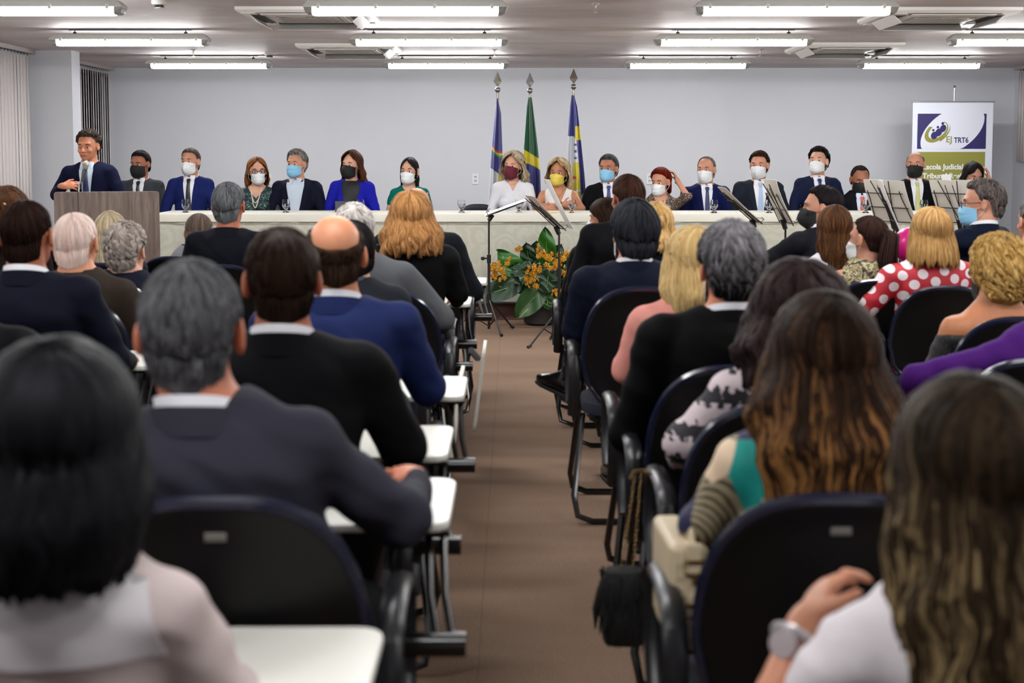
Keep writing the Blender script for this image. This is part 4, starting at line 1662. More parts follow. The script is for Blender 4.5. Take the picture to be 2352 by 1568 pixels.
def band_mat():
    """black and pale pink print with rows of small animal-like shapes"""
    k = 'band'
    if k in MC: return MC[k]
    m, nt, p, N, L = nmat('band_print')
    tc = N('ShaderNodeTexCoord')
    sx = N('ShaderNodeSeparateXYZ')
    L(tc.outputs['Object'], sx.inputs[0])
    cx = N('ShaderNodeCombineXYZ')
    L(sx.outputs[0], cx.inputs[0])
    L(sx.outputs[2], cx.inputs[1])
    n = N('ShaderNodeTexNoise', i_Scale=42.0, i_Detail=2.0)
    mp = N('ShaderNodeMapping')
    mp.inputs['Scale'].default_value = (1.5, .8, 1)
    L(cx.outputs[0], mp.inputs[0])
    L(mp.outputs[0], n.inputs['Vector'])
    # bands along z
    m1 = N('ShaderNodeMath', operation='MULTIPLY'); m1.inputs[1].default_value = 11.5
    L(sx.outputs[2], m1.inputs[0])
    fr = N('ShaderNodeMath', operation='FRACT')
    L(m1.outputs[0], fr.inputs[0])
    r = ramp(N, [(0, (0, 0, 0)), (.3, (0, 0, 0)), (.34, (118, 118, 118)), (.52, (150, 150, 150)), (.56, (255, 255, 255)), (.8, (255, 255, 255)), (.84, (128, 128, 128)), (.99, (128, 128, 128))])
    L(fr.outputs[0], r.inputs[0])
    ad = N('ShaderNodeMath', operation='MULTIPLY_ADD'); ad.inputs[1].default_value = 1.3
    L(n.outputs[0], ad.inputs[0])
    L(r.outputs[0], ad.inputs[2])
    r2 = ramp(N, [(.86, (18, 15, 26)), (.88, (196, 182, 186))])
    L(ad.outputs[0], r2.inputs[0])
    L(r2.outputs[0], p.inputs['Base Color'])
    p.inputs['Roughness'].default_value = .7
    MC[k] = m
    return m


def print_mat(stops, scale, detail=3, dist=0.0, rough=.65, key='p'):
    k = (key, str(stops), scale)
    if k in MC: return MC[k]
    m, nt, p, N, L = nmat('print')
    tc = N('ShaderNodeTexCoord')
    n = N('ShaderNodeTexNoise', i_Scale=scale, i_Detail=float(detail), i_Distortion=dist)
    L(tc.outputs['Object'], n.inputs['Vector'])
    r = ramp(N, stops)
    L(n.outputs[0], r.inputs[0])
    L(r.outputs[0], p.inputs['Base Color'])
    p.inputs['Roughness'].default_value = rough
    MC[k] = m
    return m


EYEW = mat((225, 222, 218), .25)
IRIS = mat((40, 26, 18), .15)
LIPM = mat((150, 84, 76), .45)

# ================================================================ people: geometry
def V3(*a): return Vector(a)


def hand_prims(f, wr, d, nrm, side, s=1.0, curl=.5, spread=.16, k=.006):
    """palm, four unequal fingers with two bends, thumb from the side near the wrist"""
    d = d.normalized()
    nrm = (nrm - d * nrm.dot(d)).normalized()       # towards the palm side
    wd_ = d.cross(nrm).normalized() * side          # towards the thumb
    R = Matrix((wd_, d, nrm)).transposed()
    f.cap(wr - d * .02 * s, wr + d * .02 * s, .025 * s, .024 * s, k=.015)
    f.ell(wr + d * .052 * s, (.040 * s, .052 * s, .0155 * s), R, k=.012)
    for i, (o, L_, r) in enumerate(((.030, .070, .0088), (.0105, .078, .009), (-.0095, .073, .0086), (-.028, .058, .0076))):
        fd = (d + wd_ * spread * (1.2 - i * .8) * .5).normalized()
        b0 = wr + d * (.088 - .006 * abs(i - 1)) * s + wd_ * o * s
        c1_ = math.cos(curl * .8); s1 = math.sin(curl * .8)
        d1 = fd * c1_ + nrm * s1
        b1 = b0 + d1 * L_ * .5 * s
        c2_ = math.cos(curl * 2); s2 = math.sin(curl * 2)
        d2 = fd * c2_ + nrm * s2
        b2 = b1 + d2 * L_ * .34 * s
        c3_ = math.cos(curl * 2.6); s3 = math.sin(curl * 2.6)
        b3 = b2 + (fd * c3_ + nrm * s3) * L_ * .22 * s
        f.cap(b0 - fd * .012 * s, b1, r * 1.05 * s, r * s, k=k)
        f.cap(b1, b2, r * s, r * .92 * s, k=.004)
        f.cap(b2, b3, r * .92 * s, r * .78 * s, k=.004)
    t0_ = wr + d * .022 * s + wd_ * .026 * s
    td = (d * .62 + wd_ * .72 + nrm * .25).normalized()
    t1 = t0_ + td * .042 * s
    td2 = (d * .85 + wd_ * .4 + nrm * (.25 + curl * .3)).normalized()
    t2 = t1 + td2 * .032 * s
    f.cap(t0_, t1, .0135 * s, .0105 * s, k=.01)
    f.cap(t1, t2, .0105 * s, .0085 * s, k=.004)


def build_hair(name, st, Hm, mt, parent, seed, lod=1):
    """st: style dict. hair follows strands from the crown down; shell plus many locks in one mesh"""
    rng = np.random.RandomState(seed)
    g = lambda k, d: st.get(k, d)
    tau = g('tau', .30)
    C = np.array([0, -.010, .022])
    R3 = np.array([.0755, .098, .088]) * g('vol', 1.0)
    long_ = g('long', 0)
    thick = g('thick', .010)
    amp = g('amp', .004)
    ka = np.radians(np.array(g('pa', [0, 55, 78, 96, 112, 132, 180])))
    pe = np.radians(np.array(g('pe', [106, 104, 93, 101, 80, 66, 68])))     # polar angle where the hair leaves / ends
    zend = np.array(g('ze', [-.095, -.075, .1, .1, .1, .1, .1]), dtype=float)       # hanging end height
    p0 = np.radians(np.array(g('p0', [0] * 7)))                     # bald crown start
    cvr = np.clip((pe - p0) / .18, 0, 1)
    p0 = np.minimum(p0, pe - .02)
    thm0, thm1 = math.pi, g('thm', math.pi)
    if long_: thm1 = math.radians(g('thm', 118))
    hw = g('hang_w', [1.0, 1.02, 1.0])
    hy = g('hang_y', -.0)
    wave = g('wave', 0.0)
    wf = g('wf', 9.0)
    ct, st_ = math.cos(tau), math.sin(tau)
    part = g('part', 0.0)

    def path(th, t, off):
        """th,t,off arrays -> xyz ; th in [-pi,pi] measured at the crown, 0 = back"""
        if long_:
            tot0 = 1.64 * .09 + max(0.0, .01 - zend[0])
            m = np.interp(t * tot0 / .09, [0, .9, 1.3, 1.7], [1.0, .98, .84, thm1 / math.pi])
            the = th * m
        else:
            the = th
        ab = np.abs(the)
        fe = np.interp(ab, ka, pe)
        if not long_:
            fe = fe * (1 + .028 * np.sin(the * 31 + seed) * np.sin(the * 17 + 2) + .02 * np.sin(the * 53))
        f0 = np.interp(ab, ka, p0)
        ze = np.interp(ab, ka, zend)
        if long_: ze = ze + g('jag', 1) * (.012 * np.sin(the * 13 + seed) + .009 * np.sin(the * 29 + 1))
        ze = np.where(ze > .09, 1.0, ze)
        la = fe * .09
        # direction in tilted frame
        def ons(phi):
            x = np.sin(phi) * np.sin(the)
            y = -np.sin(phi) * np.cos(the)
            z = np.cos(phi)
            y2 = y * ct - z * st_
            z2 = y * st_ + z * ct
            return x, y2, z2
        xe, ye, z_e = ons(fe)
        zc = C[2] + R3[2] * z_e
        lh = np.clip(zc - ze, 0, 9)
        lh = np.where(ze > .5, 0, lh)
        tot = la + lh
        s_ = t * tot
        a = np.clip(s_ / la, 0, 1)
        hgn = np.clip((s_ - la) / np.maximum(lh, 1e-6), 0, 1)
        hd = np.clip(s_ - la, 0, None)
        phi = f0 + (fe - f0) * a
        x, y, z = ons(phi)
        k = 1 + off / .088
        prof = np.interp(hgn, [0, .5, 1], hw)
        prof = 1 + (prof - 1)
        X = C[0] + R3[0] * x * k * prof
        Y = C[1] + R3[1] * y * k * np.where(y < 0, prof, 1) + hy * hgn
        Z = C[2] + R3[2] * z * np.where(a < 1, k, 1 + (k - 1) * z) - hd
        if part:
            Z = Z - part * np.exp(-(X / .008) ** 2) * np.clip(1 - t * 3, 0, 1)
        if wave:
            w = wave * np.clip(hd / .08, 0, 1)
            X = X + w * np.sin(hd * wf * 6.28 + the * 5) * .6 + w * .5 * np.sin(hd * wf * 4.1 + the * 9 + 1)
            Y = Y - w * np.abs(np.sin(hd * wf * 5 + the * 7)) * .7
        return np.stack([X, Y, Z], -1)

    nth, nt_ = (120, 40) if lod >= 1 else (72, 26)
    if long_: nt_ = int(nt_ * 1.4)
    th = np.linspace(-math.pi, math.pi, nth + 1)
    t = np.linspace(0, 1, nt_ + 1) ** 1.0
    TH, T = np.meshgrid(th, t, indexing='ij')
    ft, tt = TH.ravel(), T.ravel()
    freq = g('freq', 7.0)
    wv = g('swirl', .25)
    nz = vnoise(np.stack([ft * freq + wv * np.sin(tt * 7), tt * 3.5, np.zeros_like(ft) + seed], 1), seed)
    nz2 = vnoise(np.stack([ft * 2.2, tt * 4, np.zeros_like(ft) + seed + 7], 1), seed)
    fd_ = g('fade', .16) * np.interp(np.abs(ft), [1.2, 1.9, 2.3], [1, 2.2, 1.8])
    edge = np.clip((1 - tt) / fd_, 0, 1) ** .8
    if long_: edge = np.clip((1 - tt) / .05, 0, 1) ** .5
    ed0 = np.clip(tt / .12, 0, 1) if np.max(p0) > 0 else 1
    off = (thick * (.55 + .45 * np.clip(1 - tt * .3, 0, 1)) + amp * nz + amp * 1.2 * nz2) * edge * ed0 * np.interp(np.abs(ft), ka, cvr) + g('min', -.001) - .003 * (1 - np.interp(np.abs(ft), ka, cvr))
    P = path(ft, tt, off)
    if g('asym', 0): P[:, 0] += g('asym', 0) * np.clip(tt - .4, 0, 1)
    tone = .45 + .18 * vnoise(np.stack([ft * freq * .6, tt * 1.5, np.zeros_like(ft) + 3], 1), seed + 3)
    tgr = g('tgrad', None)
    if tgr: tone = tone + np.interp(tt, [0, .5, 1], tgr)
    tz = g('tband', None)
    V = [P]
    TN = [tone]
    FL = [np.stack([ft, tt, 0 * ft], 1)]
    k1 = nt_ + 1
    i, j = np.meshgrid(np.arange(nth), np.arange(nt_), indexing='ij')
    Q = [np.stack([i * k1 + j, i * k1 + j + 1, (i + 1) * k1 + j + 1, (i + 1) * k1 + j], -1).reshape(-1, 4)]
    base = len(P)
    # inner closing sheet for long hair (so it has depth)
    if long_ or g('inner', 0):
        P2 = path(ft, tt, off * 0 - .002)
        if g('asym', 0): P2[:, 0] += g('asym', 0) * np.clip(tt - .4, 0, 1)
        V.append(P2); TN.append(tone - .2); FL.append(FL[0])
        Q.append(Q[0][:, ::-1] + base)
        a_ = np.arange(nth)
        Q.append(np.stack([a_ * k1 + nt_, a_ * k1 + nt_ + base, (a_ + 1) * k1 + nt_ + base, (a_ + 1) * k1 + nt_], 1))
        base += len(P2)
    # locks
    nl = int(g('locks', 260) * (1 if lod >= 1 else .5))
    ns = 9
    wl = g('lw', .006)
    rise = g('rise', .003)
    l0, l1 = g('lt', (.0, .75))
    ll = g('ll', (.25, .5))
    cu = g('curl', 0.0)
    for n_ in range(nl):
        a0 = rng.uniform(-math.pi, math.pi)
        if np.interp(abs(a0), ka, cvr) < .6: continue
        s0 = l0 + (l1 - l0) * rng.rand() ** .8
        ln = rng.uniform(*ll)
        e = min(1.0, s0 + ln)
        u = np.linspace(0, 1, ns)
        tl = s0 + (e - s0) * u
        dr = rng.uniform(-1, 1) * g('drift', .10)
        thl = a0 + dr * u + .02 * np.sin(u * 6 + n_)
        w = wl * rng.uniform(.5, 1.4) * np.sin(np.clip(u * .92 + .08, 0, 1) * math.pi) ** .6
        sp = np.maximum(.03, np.sin(np.clip(tl, 0, .6) / .6 * math.pi / 2))
        dth = w / .085 / sp
        o = thick * (.55 + .45 * np.clip(1 - tl * .3, 0, 1)) + rise * rng.uniform(.1, 1) * np.sin(u * math.pi * .9) + g('lift', 0) * u ** 2 * rng.rand()
        if cu:
            ph_ = rng.uniform(0, 6)
            thl = thl + cu * np.sin(u * 7 + ph_) * .12
            o = o + cu * (.5 + .5 * np.sin(u * 7 + ph_ + 1.5)) * .012
        o = o * (np.clip((1 - tl) / g('fade', .16), 0, 1) ** .4 if not long_ else 1)
        A = path(thl - dth, tl, o - .0015)
        B_ = path(thl, tl, o + .0015)
        D_ = path(thl + dth, tl, o - .0015)
        if g('asym', 0):
            for q_ in (A, B_, D_): q_[:, 0] += g('asym', 0) * np.clip(tl - .4, 0, 1)
        V += [np.stack([A, B_, D_], 1).reshape(-1, 3)]
        tn = .45 + rng.uniform(-.4, .4) * g('tv', .6) + (np.interp(tl, [0, .5, 1], tgr) if tgr else 0 * tl)
        TN.append(np.repeat(tn * np.ones(ns), 3))
        FL.append(np.stack([np.repeat(thl, 3) + np.tile([-.02, 0, .02], ns), np.repeat(tl, 3), np.zeros(ns * 3)], 1))
        q = []
        ii = np.arange(ns - 1)
        for c in (0, 1):
            q.append(np.stack([ii * 3 + c, (ii + 1) * 3 + c, (ii + 1) * 3 + c + 1, ii * 3 + c + 1], 1))
        Q.append(np.concatenate(q) + base)
        base += ns * 3
    V = np.concatenate(V)
    cl = g('clamp', None)
    M4 = np.array(Hm)
    V = V @ M4[:3, :3].T + M4[:3, 3]
    me = mesh(name, V, np.concatenate(Q), mt, True, attrs={'tone': np.clip(np.concatenate(TN), 0, 1), 'flow': np.concatenate(FL)})
    o = mkobj(name, me, parent)
    return o


HS = {
    'short': dict(),
    'neat': dict(thick=.012, amp=.003, locks=300, lw=.004, rise=.002, freq=12),
    'wavy': dict(thick=.020, amp=.007, locks=420, lw=.007, rise=.007, curl=.8, freq=5, swirl=1.2, drift=.4, ll=(.2, .4)),
    'curly_top': dict(thick=.017, amp=.006, locks=420, lw=.006, rise=.007, curl=1.2, freq=6, drift=.5, ll=(.15, .3)),
    'thick': dict(thick=.024, amp=.006, locks=420, lw=.007, rise=.005, ze=[-.115, -.10, -.03, .1, .1, .1, .1], freq=6, drift=.2),
    'cropped': dict(thick=.004, amp=.001, locks=200, lw=.002, rise=.001, freq=20),
    'buzz': dict(thick=.0025, amp=.0006, locks=0),
    'bald_top': dict(thick=.007, amp=.002, locks=240, lw=.004, rise=.002, p0=[52, 52, 58, 60, 66, 74, 70]),
    'bald': dict(thick=.003, amp=.001, locks=80, lw=.003, rise=.001, p0=[74, 74, 70, 72, 76, 74, 70]),
    'long': dict(long=1, thm=112, thick=.022, amp=.005, locks=380, lw=.009, rise=.005, freq=7, wave=.006,
                 pe=[96, 94, 92, 92, 92, 92, 92], ze=[-.26, -.26, -.25, -.2, -.2, -.2, -.2], hang_w=[1.0, 1.12, 1.05], hang_y=-.03, ll=(.3, .7), lt=(0, .6), drift=.08),
}


def style(base, **k):
    d = dict(HS[base])
    d.update(k)
    return d


def drape(bvh, rows, off, dirv=(0, 1, 0), nx=8, start=.6):
    """rows: [(z, x0, x1)] -> grid of points on the garment seen from dirv"""
    dv = Vector(dirv)
    P = []
    for (z, xa, xb) in rows:
        row = []
        for i in range(nx + 1):
            x = xa + (xb - xa) * i / nx
            o = Vector((x, 0, z)) + dv * start
            hit = bvh.ray_cast(o, -dv)
            if hit[0] is None:
                row.append(None)
            else:
                row.append(hit[0] + dv * off)
        P.append(row)
    last = None
    for r_ in P:
        for i in range(len(r_)):
            if r_[i] is None:
                c = [q for q in r_ if q is not None]
                r_[i] = (c[0].copy() if c else None)
    P = [r_ for r_ in P if r_[0] is not None]
    return P


PN = 0


def person(px, top, D, label, sex='m', yaw=0, look=0, nod=0, roll=0, hs=1.0, lean=(0, 0), skin=(178, 122, 96), hair=None, hcol=None,
           top_kind='suit', top_c=(16, 18, 30), shirt=None, tie=None, mask=None, mask_kind='kn', glasses=0, arms=None, hands=(False, False),
           build=1.0, face=False, z0=0.0, pants=(18, 18, 22), lod=1, group='people in the audience', standing=False, wrinkle=.004, neck_c=None,
           legs=None, extra=None, shoes=False, sw=None, collar_gap=True, torso_yaw=None, ears=True, bodyh=.0025, sleeve=None, mat_over=None, lap=True, hoff=0, thin=0, ndrop=0, eyes=False):
    """one seated (or standing) person. px,top: pixel of the top of the head; D depth"""
    global PN
    PN += 1
    fem = sex == 'f'
    hs_ = hs * ((1.0 if face else .95) if fem else 1.0)
    Pt = at(px, top, D)
    ht = .118 * hs_ + hoff
    Hw = Vector((Pt.x, D, Pt.z - ht))          # head centre in the world
    yr = math.radians(yaw)
    lx_, ly_ = lean
    hc = Vector((lx_, -.01 + ly_, Hw.z - z0))
    RZ = Matrix.Rotation(yr, 3, 'Z')
    org = Hw - RZ @ Vector((hc.x, hc.y, 0))
    org.z = z0
    root = empty('person', org, yr)
    tag(root, label, 'person', group)
    SKN = skin_mat(skin)
    # joints
    b_ = build * (.88 if fem else 1.0)
    hipz = .54 if not standing else .93
    hip = Vector((0, 0, hipz))
    neck = Vector((lx_ * .82, -.035 + ly_ * .85, hc.z - ((.150 if face else .136) if not fem else .150) * hs_ - ndrop))
    SW = (sw or (.172 if not fem else .148)) * build
    ty = math.radians(torso_yaw or 0)
    Rt = Matrix.Rotation(ty, 3, 'Z')
    drop = (.066 if face else .060) if not fem else .060
    sh = {s: neck + Rt @ Vector((s * SW, .005, -drop)) for s in (-1, 1)}
    A = {}
    for s in (-1, 1):
        a = (arms or {}).get(s)
        if a is None:
            if standing:
                a = (sh[s] + V3(s * .05, -.02, -.28), sh[s] + V3(s * .02, .1, -.5), V3(0, .3, -1), V3(-s, 0, 0))
            else:
                a = (V3(s * (SW + .085), .03 + neck.y * .3, neck.z - .36), V3(s * .10, .27, neck.z - .44), V3(-s * .5, .8, -.15), V3(0, 0, -1))
        A[s] = [Vector(q) for q in a]
    lk = math.radians(look)
    Hm = Matrix.Translation(hc) @ Matrix.Rotation(lk, 4, 'Z') @ Matrix.Rotation(math.radians(-nod), 4, 'X') @ Matrix.Rotation(math.radians(roll), 4, 'Y') @ Matrix.Scale(hs_, 4)
    if fem: pass
    Hr = Hm.to_3x3().normalized()

    def H(x, y, z): return Hm @ Vector((x, y, z))

    # ------------------------------------------------ skin body
    near = lod >= 2
    hf = .0052 if face else (.0062 if not near else .005)
    hcx = [hc.x - .115, hc.x + .115, hf]
    hcy = [hc.y - .125, hc.y + .14, hf]
    zx, zy, zz_ = [tuple(hcx)], [tuple(hcy)], [(hc.z - .145, hc.z + .14, hf)]
    for s, v in zip((-1, 1), hands):
        if v:
            c = A[s][1] + A[s][2].normalized() * .09
            for zl, q in zip((zx, zy, zz_), c):
                zl.append((q - .10, q + .10, .0058))
    co = .017
    xs = [p_.x for s in (-1, 1) for p_ in (A[s][0], A[s][1], A[s][1] + A[s][2].normalized() * .2)] + [-.25, .25, hc.x]
    ys = [p_.y for s in (-1, 1) for p_ in (A[s][0], A[s][1], A[s][1] + A[s][2].normalized() * .2)] + [-.15, .15, hc.y - .1, hc.y + .12]
    zs = [p_.z for s in (-1, 1) for p_ in (A[s][0], A[s][1], A[s][1] + A[s][2].normalized() * .2)] + [hipz - .1, hc.z + .15]
    f = Field(axis(min(xs) - .08, max(xs) + .08, co, zx), axis(min(ys) - .06, max(ys) + .08, co, zy), axis(min(zs) - .06, max(zs) + .06, co, zz_))
    S = hs_
    jw = .92 if fem else 1.0
    f.ell(H(0, -.012, .022), (.0745 * S, .096 * S, .088 * S), Hr, k=.0)
    f.ell(H(0, .022, -.035), (.0600 * S * jw, .068 * S, .072 * S), Hr, k=.03)
    f.ell(H(0, .045, -.075), (.042 * S * jw, .042 * S, .036 * S), Hr, k=.03)
    f.ell(H(0, .076, -.098), (.017 * S, .015 * S, .014 * S), Hr, k=.015)
    f.ell(H(0, .070, .022), (.050 * S, .022 * S, .016 * S), Hr, k=.015)
    for s in (-1, 1):
        f.ell(H(s * .031, .094, -.004), (.016 * S, .012 * S, .011 * S), Hr, k=.014, op='s')
        f.ell(H(s * .036, .068, -.034), (.022 * S, .018 * S, .018 * S), Hr, k=.015)
    f.cap(H(0, .086, .002), H(0, .108, -.034), .0075 * S, .0125 * S, k=.012)
    for s in (-1, 1):
        f.ell(H(s * .0125, .097, -.036), (.0075 * S, .010 * S, .0065 * S), Hr, k=.006)
    f.ell(H(0, .088, -.062), (.024 * S, .010 * S, .0062 * S), Hr, k=.006)
    f.ell(H(0, .086, -.071), (.021 * S, .010 * S, .0068 * S), Hr, k=.006)
    if ears:
        for s in (-1, 1):
            Re = Hr @ Matrix.Rotation(s * .35, 3, 'Z') @ Matrix.Rotation(-.2, 3, 'X')
            f.ell(H(s * .082, -.010, -.006), (.0075 * S, .019 * S, .033 * S), Re, k=.006)
            f.ell(H(s * .080, -.004, -.028), (.0065 * S, .010 * S, .012 * S), Re, k=.006)
            f.ell(H(s * .090, -.006, -.002), (.0055 * S, .011 * S, .020 * S), Re, k=.005, op='s')
    nr = (.046 if fem else .057) * S * (1 + (build - 1) * .6)
    f.cap(H(0, -.028, -.045), neck + V3(0, 0, -.0), nr, nr * 1.02, k=.012)
    f.cap(neck + V3(0, 0, .0), neck + V3(0, 0, -.06), nr * 1.02, nr * 1.15, k=.004)
    for s in (-1, 1):
        f.cap(neck + V3(s * .02, 0, -.028), sh[s] + V3(-s * .01, 0, -.004), .036, .042, k=.03)
    tc_ = lambda q: hip + (neck - hip) * q
    Rt4 = Rt
    f.ell(tc_(.66), (.148 * b_, .095 * b_, .20), Rt4, k=.05)
    f.ell(tc_(.25), (.140 * b_, .10 * b_, .20), None, k=.05)
    if fem:
        for s in (-1, 1):
            f.ell(tc_(.62) + Rt @ V3(s * .068, .088, 0), (.062, .052, .062), None, k=.03)
    ar = (.041, .036, .026) if fem else (.046, .041, .030)
    if top_kind in ('suit', 'blouse', 'shirt', 'dress_long'): ar = (ar[0] * .8, ar[1] * .85, ar[2])
    for s in (-1, 1):
        e, w = A[s][0], A[s][1]
        f.cap(sh[s], e, ar[0] * build, ar[1] * .9 * build, k=.03)
        f.cap(e, w, ar[1] * build, ar[2] * .9, k=.012)
        hand_prims(f, w, A[s][2], A[s][3], s * (1 if len(A[s]) < 5 else -1), s=.97 if not fem else .88, curl=(.5 if len(A[s]) < 5 else .5))
    Vb, Qb = f.extract()
    me = mesh('body', Vb, Qb, SKN, True)
    mkobj('body', me, root)
    bvb = BVHTree.FromPolygons([Vector(v) for v in Vb.tolist()], Qb.tolist())

    # ------------------------------------------------ garment
    fold = wrinkle
    tk = top_kind
    gm = None
    has_sleeve = tk in ('suit', 'blouse', 'shirt', 'dress_long')
    cap_sleeve = tk == 'cap'
    if sleeve == 'short': has_sleeve, cap_sleeve = False, True
    if top_kind != 'none':
        h = .0125 if lod <= 1 else .0095
        xs2 = [v for v in xs]
        f = Field(axis(min(xs) - .1, max(xs) + .1, h), axis(min(ys) - .1, max(ys) + .06, h), axis(hipz - .12 if not standing else hipz - .16, neck.z + .06, h))
        suit = tk == 'suit'
        o_ = .016 if suit else .009
        f.ell(tc_(.66), ((.152 + o_) * b_, (.100 + o_) * b_, .215), Rt4, k=0)
        f.ell(tc_(.80) + V3(0, -.012, 0), ((.150 + o_) * b_, (.088 + o_) * b_, .11), Rt4, k=.05)
        f.ell(tc_(.22), ((.150 + o_) * b_, (.115 + o_) * b_, .20), None, k=.06)
        if standing:
            f.ell(hip + V3(0, 0, -.05), ((.16 + o_) * b_, (.11 + o_) * b_, .16), None, k=.05)
        if fem:
            for s in (-1, 1):
                f.ell(tc_(.62) + Rt @ V3(s * .068, .088, 0), (.066 + o_ * .3, .056 + o_ * .3, .066), None, k=.035)
        for s in (-1, 1):
            if suit:
                f.cap(neck + V3(s * .035, 0, -.024), sh[s] + V3(-s * .012, 0, .006), .042, .051, k=.03)
            elif tk in ('sleeveless', 'cap', 'tank', 'offsh'):
                if tk != 'offsh':
                    f.cap(neck + V3(s * .05, 0, -.03), sh[s] + V3(-s * .04, 0, -.0), .042, .048, k=.03)
            else:
                f.cap(neck + V3(s * .035, 0, -.022), sh[s] + V3(-s * .01, 0, .0), .048, .056, k=.03)
            e, w = A[s][0], A[s][1]
            if tk == 'offsh':
                f.cap(sh[s] + V3(s * .01, 0, -.04), e, .054, .052, k=.03)
                f.cap(e, w, .05, .034, k=.02)
            elif has_sleeve:
                ra = (.057, .049, .037) if suit else (.054, .047, .036)
                if fem: ra = tuple(q * .9 for q in ra)
                if thin: ra = tuple(q * thin for q in ra)
                f.cap(sh[s] + V3(s * .004, 0, -.008), e, ra[0] * build, ra[1] * build, k=.03)
                f.cap(e, e + (w - e) * .93, ra[1] * build, ra[2], k=.02)
            elif cap_sleeve:
                f.cap(sh[s], sh[s] + (e - sh[s]) * .35, .054 * b_, .052 * b_, k=.03)
        if not standing and lap:
            for s in (-1, 1):
                f.cap((s * .08, .0, hipz - .03), (s * .10, .16, hipz - .01), .085 * b_, .075 * b_, k=.04)
        if tk == 'offsh':
            f.d = np.maximum(f.d, (f.Z - (neck.z - .085))[None, None, :].astype(np.float32))
        # neck hole
        nk = nr + (.006 if tk == 'suit' else .010)
        f.cap(neck + V3(0, .012, -.012 if suit else -.02), H(0, .0, -.06), nk, nk + .01, k=.012, op='s')
        V, Q = f.extract()
        V = vsmooth(V, Q, 1, .4)
        N_ = vnormals(V, Q)
        sd = PN * 13
        w1 = vnoise(np.stack([V[:, 0] * 7, V[:, 1] * 7, V[:, 2] * 16], 1), sd)
        w2 = vnoise(np.stack([V[:, 0] * 18 + V[:, 2] * 9, V[:, 1] * 18, V[:, 2] * 26 + V[:, 0] * 11], 1), sd + 1)
        w3 = vnoise(np.stack([V[:, 0] * 3.2, V[:, 1] * 4, V[:, 2] * 9 + V[:, 0] * 3], 1), sd + 2)
        w3 = 1 - np.abs(w3) * 2
        V = V + N_ * (fold * (w1 * 1.2 + w2 * .9 + w3 * .9))[:, None]
        gmat = mat_over or suit_mat(top_c)
        gname = {'suit': 'jacket', 'blouse': 'blouse', 'shirt': 'shirt', 'dress_long': 'dress', 'sleeveless': 'top', 'cap': 'dress', 'tank': 'top', 'offsh': 'top'}[tk]
        Qk = Q
        if face:
            qc = V[Q].mean(1)
            dx_ = np.abs(qc[:, 0] - neck.x)
            if tk == 'suit':
                bad = (qc[:, 1] > neck.y + .01) & (dx_ < .058) & (qc[:, 2] > neck.z - .05)
                Qk = Q[~bad]
            elif neck_c:
                qq = (neck.z + .022 - qc[:, 2]) / neck_c[0]
                ww = neck_c[1] * (1 - np.clip(qq, 0, 1) ** (neck_c[2] if len(neck_c) > 2 else 1.0)) - .006
                bad = (qc[:, 1] > neck.y + .0) & (qq < 1) & (dx_ < ww)
                Qk = Q[~bad]
        me = mesh(gname, V, Qk, gmat, True)
        gm = mkobj(gname, me, root)
        bc = Vb[Qb].mean(1)
        keep = (np.abs(bc[:, 0] - neck.x) < .085) & (bc[:, 2] > neck.z - .03)
        bvh = BVHTree.FromPolygons([Vector(v) for v in V.tolist() + Vb.tolist()], Q.tolist() + (Qb[keep] + len(V)).tolist())
        # ---- collars
        def ring(zb, zf, hgt, r0, th, fy=0.0, gap=.0, cy=0.0, tilt=.10, flare=0, name='collar', mt=None, ztaper=0):
            P0, P1 = [], []
            n = 40
            Vr = []
            base_ = neck
            top_ = H(0, -.02, -.06)
            axv = (top_ - base_).normalized()
            for i in range(n + 1):
                a = -math.pi + gap + (2 * math.pi - 2 * gap) * i / n     # a=0 is the back
                c, s_ = -math.cos(a), math.sin(a)
                zz2 = zb + (zf - zb) * (1 - math.cos(a)) / 2
                hg = hgt * (1 - ztaper * ((1 - math.cos(a)) / 2) ** 2)
                row = []
                for (q, rr) in ((0, r0 + flare), (.5, r0 + flare * .4 + th * .3), (1, r0)):
                    zc = zz2 + hg * q
                    ctr = base_ + axv * zc
                    row.append(V3(ctr.x + s_ * rr, ctr.y + cy + c * rr * 1.02, neck.z + zc))
                row2 = []
                for (q, rr) in ((1, r0 - th), (.5, r0 - th), (0, r0 - th)):
                    zc = zz2 + hg * q
                    ctr = base_ + axv * zc
                    row2.append(V3(ctr.x + s_ * rr, ctr.y + cy + c * rr * 1.02, neck.z + zc))
                Vr.append(row + row2)
            B = MB().grid(Vr)
            return B.build(name, mt, gm, smooth=True)
        if tk == 'suit' and shirt is not None:
            SHM = mat(shirt, .65, bump=.05, bs=300)
            ring(-.006, -.046, .056, nr + .012, .004, gap=.06, name='shirt_collar', mt=SHM, flare=.003, ztaper=.45)
            ring(-.022, -.055, .052, nr + .021, .006, gap=1.25, name='jacket_collar', mt=gmat, flare=.014, ztaper=.5)
        elif tk == 'suit':
            ring(-.022, -.05, .05, nr + .018, .006, gap=1.25, name='jacket_collar', mt=gmat, flare=.014, ztaper=.6)
        elif tk in ('blouse', 'shirt') and collar_gap:
            ring(-.012, -.035, .045, nr + .014, .004, gap=.35, name='collar', mt=gmat, flare=.010)
